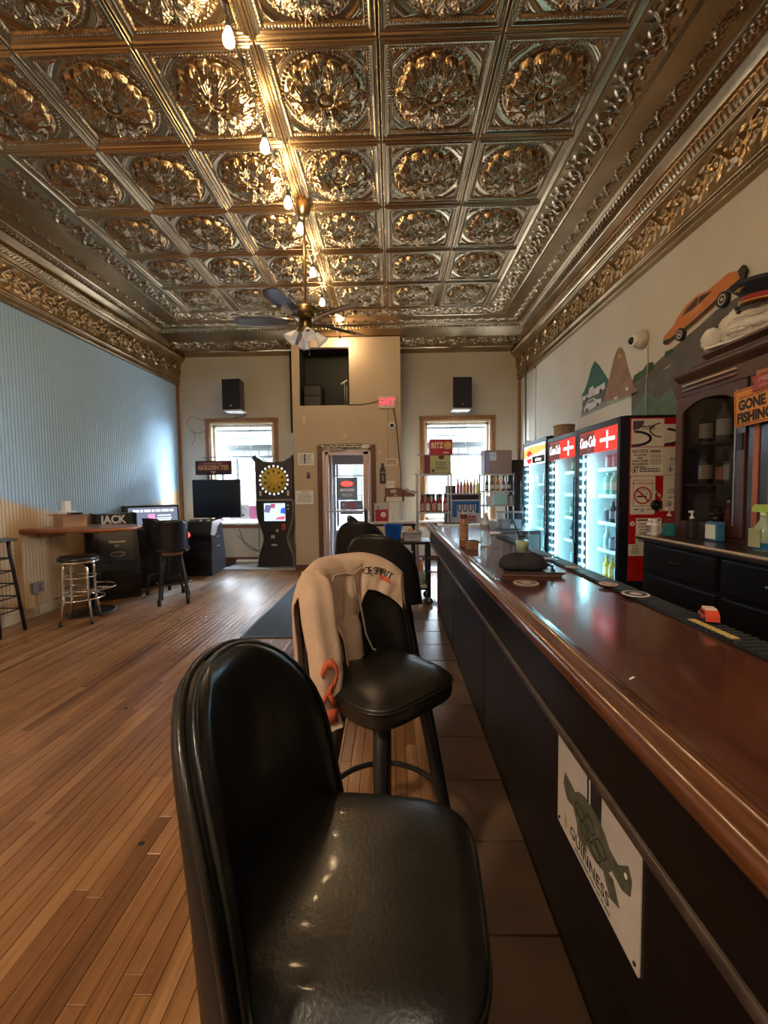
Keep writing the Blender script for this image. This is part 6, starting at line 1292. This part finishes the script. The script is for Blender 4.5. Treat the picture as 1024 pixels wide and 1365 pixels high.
tag(mb.build('ice_heap', clear_plastic, t), kind='stuff')
t = thing('white_tub', 'white plastic tub with tan cloths on the utility cart', 'tub', (.235, 5.10, .7755)); sq = lambda w, d, z: [(superell(2*pi*k/40, 6)[0]*w, superell(2*pi*k/40, 6)[1]*d, z) for k in range(40)]
MB().grid([sq(.105, .075, 0), sq(.122, .088, .10), sq(.130, .095, .102), sq(.130, .095, .112), sq(.118, .084, .112), sq(.102, .072, .008), sq(.001, .001, .006)], True, True).build('tub_wall', P((.62, .60, .60), .4), t); MB().box(-.03, .03, -.089, -.083, .03, .07).build('tub_label', P((.30, .32, .40), .5), t)
MB().prism([(-.08, .05), (-.05, .14), (-.01, .165), (.02, .12), (.05, .08), (.06, .05)], -.05, .05, 'y').build('tan_cloth', P((.50, .33, .18), .9), t); MB().box(-.10, -.03, -.06, .06, .06, .115, .01).box(.04, .10, -.06, .06, .06, .12, .01).build('brown_sponge', P((.28, .20, .12), .9), t)
t = thing('plastic_bag', 'crumpled pale plastic bag on the lower shelf of the cart', 'bag', (.30, 5.06, .2155)); rows = []
for j in range(7):
    z = .17*j/6; rr = sin(min(1, j/5.2)*pi*.5+.5)*.9
    rows.append([(.10*rr*cos(2*pi*k/20)*(1+.22*sin(k*2.7+j)), .12*rr*sin(2*pi*k/20)*(1+.2*sin(k*1.9+j*2)), z+.02*sin(k*1.3+j)*(j > 0)) for k in range(20)])
MB().grid(rows, False, True).build('bag_film', P((.55, .60, .62), .3), t); MB().box(-.08, .09, -.13, .06, .0, .03, .006).build('folded_paper', white_paper, t)
t = thing('orange_bottle', 'orange bottle standing on the lower shelf of the cart', 'bottle', (.345, 5.20, .2155)); MB().lathe([(.026, 0), (.028, .006), (.028, .23), (.015, .27), (.014, .30)], n=14).build('bottle_body', P((.55, .13, .03), .35), t); MB().lathe([(.017, .298), (.017, .325)], n=12).build('cap', white, t)
t = thing('glass_cylinder', 'clear teal glass cylinder on the lower shelf of the cart', 'jar', (.20, 5.22, .2155)); MB().lathe([(.045, 0), (.045, .40), (.041, .40), (.041, .01), (.001, .01)], n=18, cap=False).build('jar_wall', glass_mat('teal_glass', (.55, .8, .8)), t); MB().lathe([(.048, .39), (.048, .41)], n=18).build('jar_lid', steel, t)
# wire racks
def rack(label, x0, x1, y0, y1, top, zs, base):
    t = thing('shelf_rack', label, 'rack', ((x0+x1)/2, (y0+y1)/2, base)); w, d = (x1-x0)/2, (y1-y0)/2
    for sx in (-1, 1):
        for sy in (-1, 1): MB().box(sx*w-.010, sx*w+.010, sy*d-.010, sy*d+.010, 0, top-base).build('post', steel, t)
    for z in zs:
        s_ = MB().box(-w, w, -d, d, z-base-.022, z-base, .004).build('shelf', P((.42, .44, .47), .35), t)
        mb = MB()
        for k in range(9): mb.box(-w+.02, w-.02, -d+.02+(2*d-.04)*k/8-.003, -d+.02+(2*d-.04)*k/8+.003, z-base, z-base+.002)
        tag(mb.build('shelf_wires', steel, s_), kind='stuff')
    return t
rack('grey wire shelf rack with sauce bottles in front of the right window', .335, .775, 5.56, 5.86, 1.61, (.30, 1.09, 1.60), 0)
rack('grey wire shelf rack with liquor bottles beside the farthest cooler', 1.34, 1.78, 6.16, 6.46, 1.62, (.90, 1.15, 1.61), .0)
ket = (P((.20, .012, .012), .2), P((.02, .01, .01), .4), P((.55, .50, .50), .5))
for k in range(5):
    t = thing('sauce_bottle', 'dark red sauce bottle, %s from the left in the row of five on the rack' % ('first', 'second', 'third', 'fourth', 'fifth')[k], 'bottle', (.40+k*.078, 5.64+.012*(k % 2), 1.0925), k*1.3, 'sauce bottles on the rack')
    MB().lathe([(.030, 0), (.034, .01), (.034, .12), (.026, .145), (.013, .18), (.013, .20)], n=16).build('body', ket[0], t); MB().lathe([(.0345, .015), (.0345, .11)], n=16, cap=False).build('label', ket[2] if k % 2 else P((.50, .22, .22), .5), t); MB().lathe([(.016, .198), (.014, .235), (.006, .245)], n=12).build('cap', ket[1], t)
for k in range(3):
    t = thing('steel_jar', 'grey steel jar, %s of three behind the dark red sauce bottles' % ('first', 'second', 'third')[k], 'jar', (.44+k*.10, 5.77, 1.0925), 0, 'steel jars on the rack'); MB().lathe([(.042, 0), (.044, .01), (.044, .21), (.04, .215)], n=18).build('jar_wall', P((.28, .31, .32), .3, .5), t); MB().lathe([(.046, .21), (.046, .235), (.02, .24)], n=18).build('jar_lid', P((.16, .18, .18), .3), t)
t = thing('cracker_box', 'red cracker carton with yellow-white lettering on top of the rack', 'carton', (.655, 5.70, 1.8555)); MB().box(-.15, .15, -.09, .09, 0, .205, .002).build('carton_body', P((.42, .02, .045), .4), t); text('RITZ', .10, P((.70, .60, .42), .5), t, (-.055, -.0905, .12), FB, sx=.75, bold=.004); MB().lathe([(.052, -.09), (.052, -.093)], (.085, 0, .12), 22, axis='y').build('cracker_picture', P((.62, .36, .12), .6), t); MB().box(.03, .10, -.0915, -.09, .02, .032).build('white_strip', white_paper, t)
t = thing('pizza_carton', 'pale green carton with a maroon side under the red cracker box', 'carton', (.605, 5.70, 1.6025)); MB().box(-.175, .175, -.095, .095, 0, .25, .002).build('carton_body', P((.16, .02, .04), .5), t); MB().box(-.10, .172, -.0975, -.095, .008, .242).build('green_face', P((.40, .42, .20), .5), t); MB().prism([(.01, .24), (.09, .24), (.085, .20), (.05, .185), (.015, .20)], -.0985, -.0975, 'y').build('maroon_crest', P((.14, .02, .04), .5), t)
for i, q in enumerate(('ELSINORE', 'CLASSIC')): text(q, .026, ink, t, (.05, -.0985, .155-.028*i), FB) if False else None
tl_ = text_lines(t, -.03, .12, [.15, .125, .09, .065], .010, 0, ink); tl_.rotation_euler = FB; tl_.location = (0, -.0978, 0); MB().prism(ellipse(.024, .024, 16, -.06, .04), -.0985, -.0975, 'y').build('picture_disc', P((.16, .06, .06), .5), t)
t = thing('folded_paper', 'pale folded paper leaning on the left end of the rack top', 'paper', (.345, 5.68, 1.6025)); MB().prism([(-.075, 0), (.0, .075), (.075, .0), (.070, 0), (.0, .068), (-.068, 0)], -.06, .06, 'y').build('paper_sheet', P((.62, .75, .76), .6), t); MB().box(-.075, .075, -.06, .06, -.0, .001).build('paper_base', white_paper, t)
# ledge with liquor under the window, blue sign, wine-dark speaker box
t = thing('window_ledge', 'dark wooden ledge with liquor bottles below the right window', 'shelf', (1.13, 6.75, 0)); MB().box(-.30, .28, -.14, .14, 1.30, 1.33, .003).build('ledge_top', P((.55, .52, .55), .4), t); MB().box(-.29, .27, -.12, .13, .0, 1.30).build('ledge_front', P((.055, .035, .05), .5), t); MB().box(-.29, .27, -.125, -.12, .88, 1.28, .003).build('front_panel', P((.045, .028, .04), .5), t)
t = thing('dark_box', 'small dark box at the left end of the liquor ledge', 'box', (.93, 6.73, 1.3305)); MB().box(-.075, .075, -.08, .08, 0, .12, .004).build('box_body', P((.035, .03, .05), .5), t); MB().box(-.05, .05, -.083, -.08, .03, .09).build('box_face', P((.06, .05, .09), .5), t)
liq = [((.50, .06, .09), 'red'), ((.55, .14, .05), 'orange-red'), ((.62, .22, .03), 'orange'), ((.62, .26, .04), 'light orange'), ((.55, .18, .06), 'dark orange'), ((.68, .50, .06), 'yellow'), ((.70, .62, .12), 'pale yellow')]
for k, (c, nm) in enumerate(liq): 
    t = thing('spirit_bottle', '%s spirit bottle with a pour spout on the window ledge' % nm, 'bottle', (1.045+k*.052, 6.70, 1.3305)); MB().lathe([(.022, 0), (.025, .006), (.025, .12), (.018, .15), (.010, .175), (.010, .22)], n=14).build('body', P(c, .2), t); MB().lathe([(.0254, .03), (.0254, .10)], n=14, cap=False).build('label', P(tuple(min(1, q*1.25+.08) for q in c), .5), t); MB().tube([(0, 0, .22), (0, 0, .25), (.012, -.012, .27)], .005, 6).build('pour_spout', steel, t)
t = thing('bucket_sign', 'blue and white beer bucket sign standing behind the bar', 'sign', (1.005, 5.75, .91)); MB().box(-.20, .20, 0, .02, 0, .335, .003).build('sign_frame', P((.55, .58, .66), .4), t); MB().box(-.185, .185, -.004, 0, .10, .32).build('blue_field', P((.02, .16, .52), .4), t); MB().box(-.125, .185, -.005, -.0, .015, .15).build('pale_field', P((.52, .50, .56), .4), t); MB().prism([(-.12, .15), (-.12, .27), (.14, .27), (.14, .15)], -.0055, -.004, 'y').build('white_field', P((.60, .62, .70), .4), t)
mb = MB()
for k in range(4):
    x = -.105+.073*k; stroke2(mb, [(x, .29), (x, .20), (x+.010, .175), (x+.030, .172), (x+.042, .20), (x+.042, .29)], .014, 0, .002)
mb.build('bottle_outline', P((.03, .05, .14), .4), t, (0, -.006, 0), FB); tl_ = text_lines(t, -.10, .16, [.10, .055], .036, 0, P((.30, .05, .10), .5)); tl_.rotation_euler = FB; tl_.location = (0, -.0062, 0)
MB().box(-.19, .19, -.003, .02, -.01, .012).build('sign_foot', black, t)
o = thing('bar_end_shelf', 'dark low work shelf beyond the bar end carrying the bucket sign', 'shelf', (1.05, 5.62, 0)); MB().box(-.245, .70, -.25, .25, .86, .90, .004).build('shelf_top', P((.06, .06, .07), .3), o); MB().box(-.24, .68, -.22, .23, 0, .86).build('shelf_body', black, o)
MB().box(-.24, .69, -.256, -.25, .862, .898).build('front_strip', steel, o)
t = thing('green_cloth', 'dark green cloth heaped on the work shelf beyond the bar', 'cloth', (.96, 5.52, .9005)); rows = [[(.14*cos(2*pi*k/24)*q*(1+.12*sin(k*2.1)), .09*sin(2*pi*k/24)*q, .05*(1-q*q)+.006*sin(k*1.7)*(q < 1)) for k in range(24)] for q in (1, .85, .6, .35, .01)]; MB().grid(rows, True, True).build('cloth_heap', P((.012, .09, .06), .8), t); MB().tube([(-.10, -.05, .03), (0, -.06, .05), (.10, -.05, .03)], .004, 5).build('cloth_hem', P((.02, .14, .10), .8), t)
t = thing('oval_tray', 'black oval tray with a pale rim on the work shelf', 'tray', (1.24, 5.45, .9005)) ; MB().lathe([(.09, 0), (.105, .015), (.10, .018), (.085, .006), (.001, .005)], n=26, cap=False).build('tray_plate', black, t); MB().tube(ringpts(.104, .017, 26), .004, 5, True).build('tray_rim', white, t)
# clear drink dispenser and blue-white tub
t = thing('drink_dispenser', 'clear plastic drink dispenser with steel lid beyond the bar', 'dispenser', (1.42, 5.10, .90)); MB().box(-.125, .125, -.10, .10, 0, .20, .012).build('tank', clear_plastic, t); MB().box(-.118, .118, -.095, .095, .005, .12, .01).build('liquid', P((.42, .50, .60), .15), t); MB().box(-.13, .13, -.105, .105, .20, .215, .006).build('lid', steel, t); MB().box(-.02, .02, -.13, -.10, .02, .05, .004).build('tap', white, t); MB().box(-.012, .012, -.106, -.10, .07, .19).build('level_strip', P((.05, .09, .16), .4), t)
o = thing('ice_bin', 'stainless ice bin under the drink dispenser beyond the bar', 'bin', (1.40, 5.10, 0)); MB().box(-.30, .32, -.24, .24, .10, .90, .006).build('bin_body', P((.16, .18, .20), .35, .5), o); MB().box(-.28, .30, -.246, -.24, .3, .86, .003).build('bin_door', steel, o)
for x in (-.26, .28): MB().cyl((x, -.2, 0), .02, .10, 10).build('leg', steel, o)
MB().cyl((0, .2, 0), .02, .10, 10).build('leg', steel, o)
t = thing('paper_cup_stack', 'stack of white cups beside the drink dispenser', 'cup stack', (1.20, 5.02, .90)); MB().lathe([(.03, 0), (.038, .10), (.040, .10), (.040, .105)], n=18).build('cup', white, t); MB().lathe([(.036, .105), (.041, .125), (.037, .125)], n=18).build('cup', white, t)
# rack 2 contents
t = thing('storage_cabinet', 'grey metal cabinet top standing on the far wire rack', 'cabinet', (1.555, 6.32, 1.6125)); MB().box(-.20, .20, -.14, .12, 0, .345, .004).build('cabinet_body', P((.22, .18, .18), .45), t); MB().box(-.12, .195, -.146, -.14, .01, .335, .003).build('cabinet_door', P((.25, .21, .21), .45), t); MB().box(-.185, -.13, -.145, -.14, .02, .33).build('purple_edge', P((.25, .22, .36), .45), t)
t = thing('black_bin', 'black bin top behind the grey metal cabinet', 'bin', (1.93, 6.62, .30)); MB().lathe([(.14, 0), (.16, 1.5), (.165, 1.52), (.15, 1.53)], n=24).build('bin_wall', P((.09, .075, .08), .5), t); MB().lathe([(.168, 1.50), (.168, 1.525)], n=24, cap=False).build('bin_rim', P((.05, .045, .05), .5), t)
t = thing('smiley_note', 'pale blue note with a drawn face taped to the grey metal cabinet', 'note', (1.475, 6.172, 1.865), FB); MB().box(-.05, .05, -.06, .06, 0, .002).build('note_sheet', P((.45, .62, .75), .6), t); MB().prism(ellipse(.008, .010, 10, -.018, .012), .002, .0026).prism(ellipse(.008, .010, 10, .018, .012), .002, .0026).build('drawn_face', P((.1, .2, .4), .6), t)
t = thing('teal_box', 'pale teal plastic box on the middle shelf of the far rack', 'box', (1.60, 6.26, 1.1525)); MB().box(-.098, .098, -.09, .09, 0, .155, .012).build('box_body', P((.36, .62, .66), .4), t); MB().box(-.10, .10, -.095, .095, .155, .175, .008).build('box_lid', P((.45, .70, .74), .4), t)
names = ['dark blue', 'green', 'amber', 'maroon', 'black']; colz = [(.04, .07, .14), (.05, .14, .08), (.34, .16, .05), (.20, .03, .08), (.02, .02, .03)]
for k in range(5): 
    t = thing('rack_bottle', '%s liquor bottle under the top shelf of the far rack' % names[k], 'bottle', (1.40+k*.082, 6.24, 1.3605)); MB().lathe([(.024, 0), (.027, .006), (.027, .11), (.020, .135), (.011, .16), (.011, .20)], n=14).build('body', P(colz[k], .2), t); MB().lathe([(.0275, .03), (.0275, .09)], n=14, cap=False).build('label', P((.45, .45, .46), .5), t); MB().lathe([(.013, .198), (.013, .225)], n=10).build('cap', ink, t)
MB().box(-.22, .22, -.15, .15, -.022, 0, .003).build('shelf', P((.42, .44, .47), .35), bpy.data.objects['shelf_rack.001'], (0, 0, 1.36))
for k in range(2):
    t = thing('white_canister', 'grey-white canister right of the teal box, %s of the two' % ('front one', 'rear one')[k], 'canister', (1.74, 6.215+.085*k, 1.1525), 0, 'canisters by the teal box'); MB().lathe([(.032, 0), (.034, .005), (.034, .12), (.030, .13)], n=16).build('canister_body', P((.40, .42, .48), .4), t); MB().lathe([(.035, .128), (.035, .145)], n=16).build('lid', P((.14, .14, .18), .4), t)
t = thing('white_cup', 'white plastic cup left of the teal box on the far rack', 'cup', (1.42, 6.24, 1.1525)); MB().lathe([(.028, 0), (.038, .13), (.035, .13), (.026, .01), (.001, .008)], n=18, cap=False).build('cup_wall', P((.48, .48, .60), .4), t); MB().lathe([(.039, .125), (.039, .132)], n=18, cap=False).build('cup_rim', white, t)
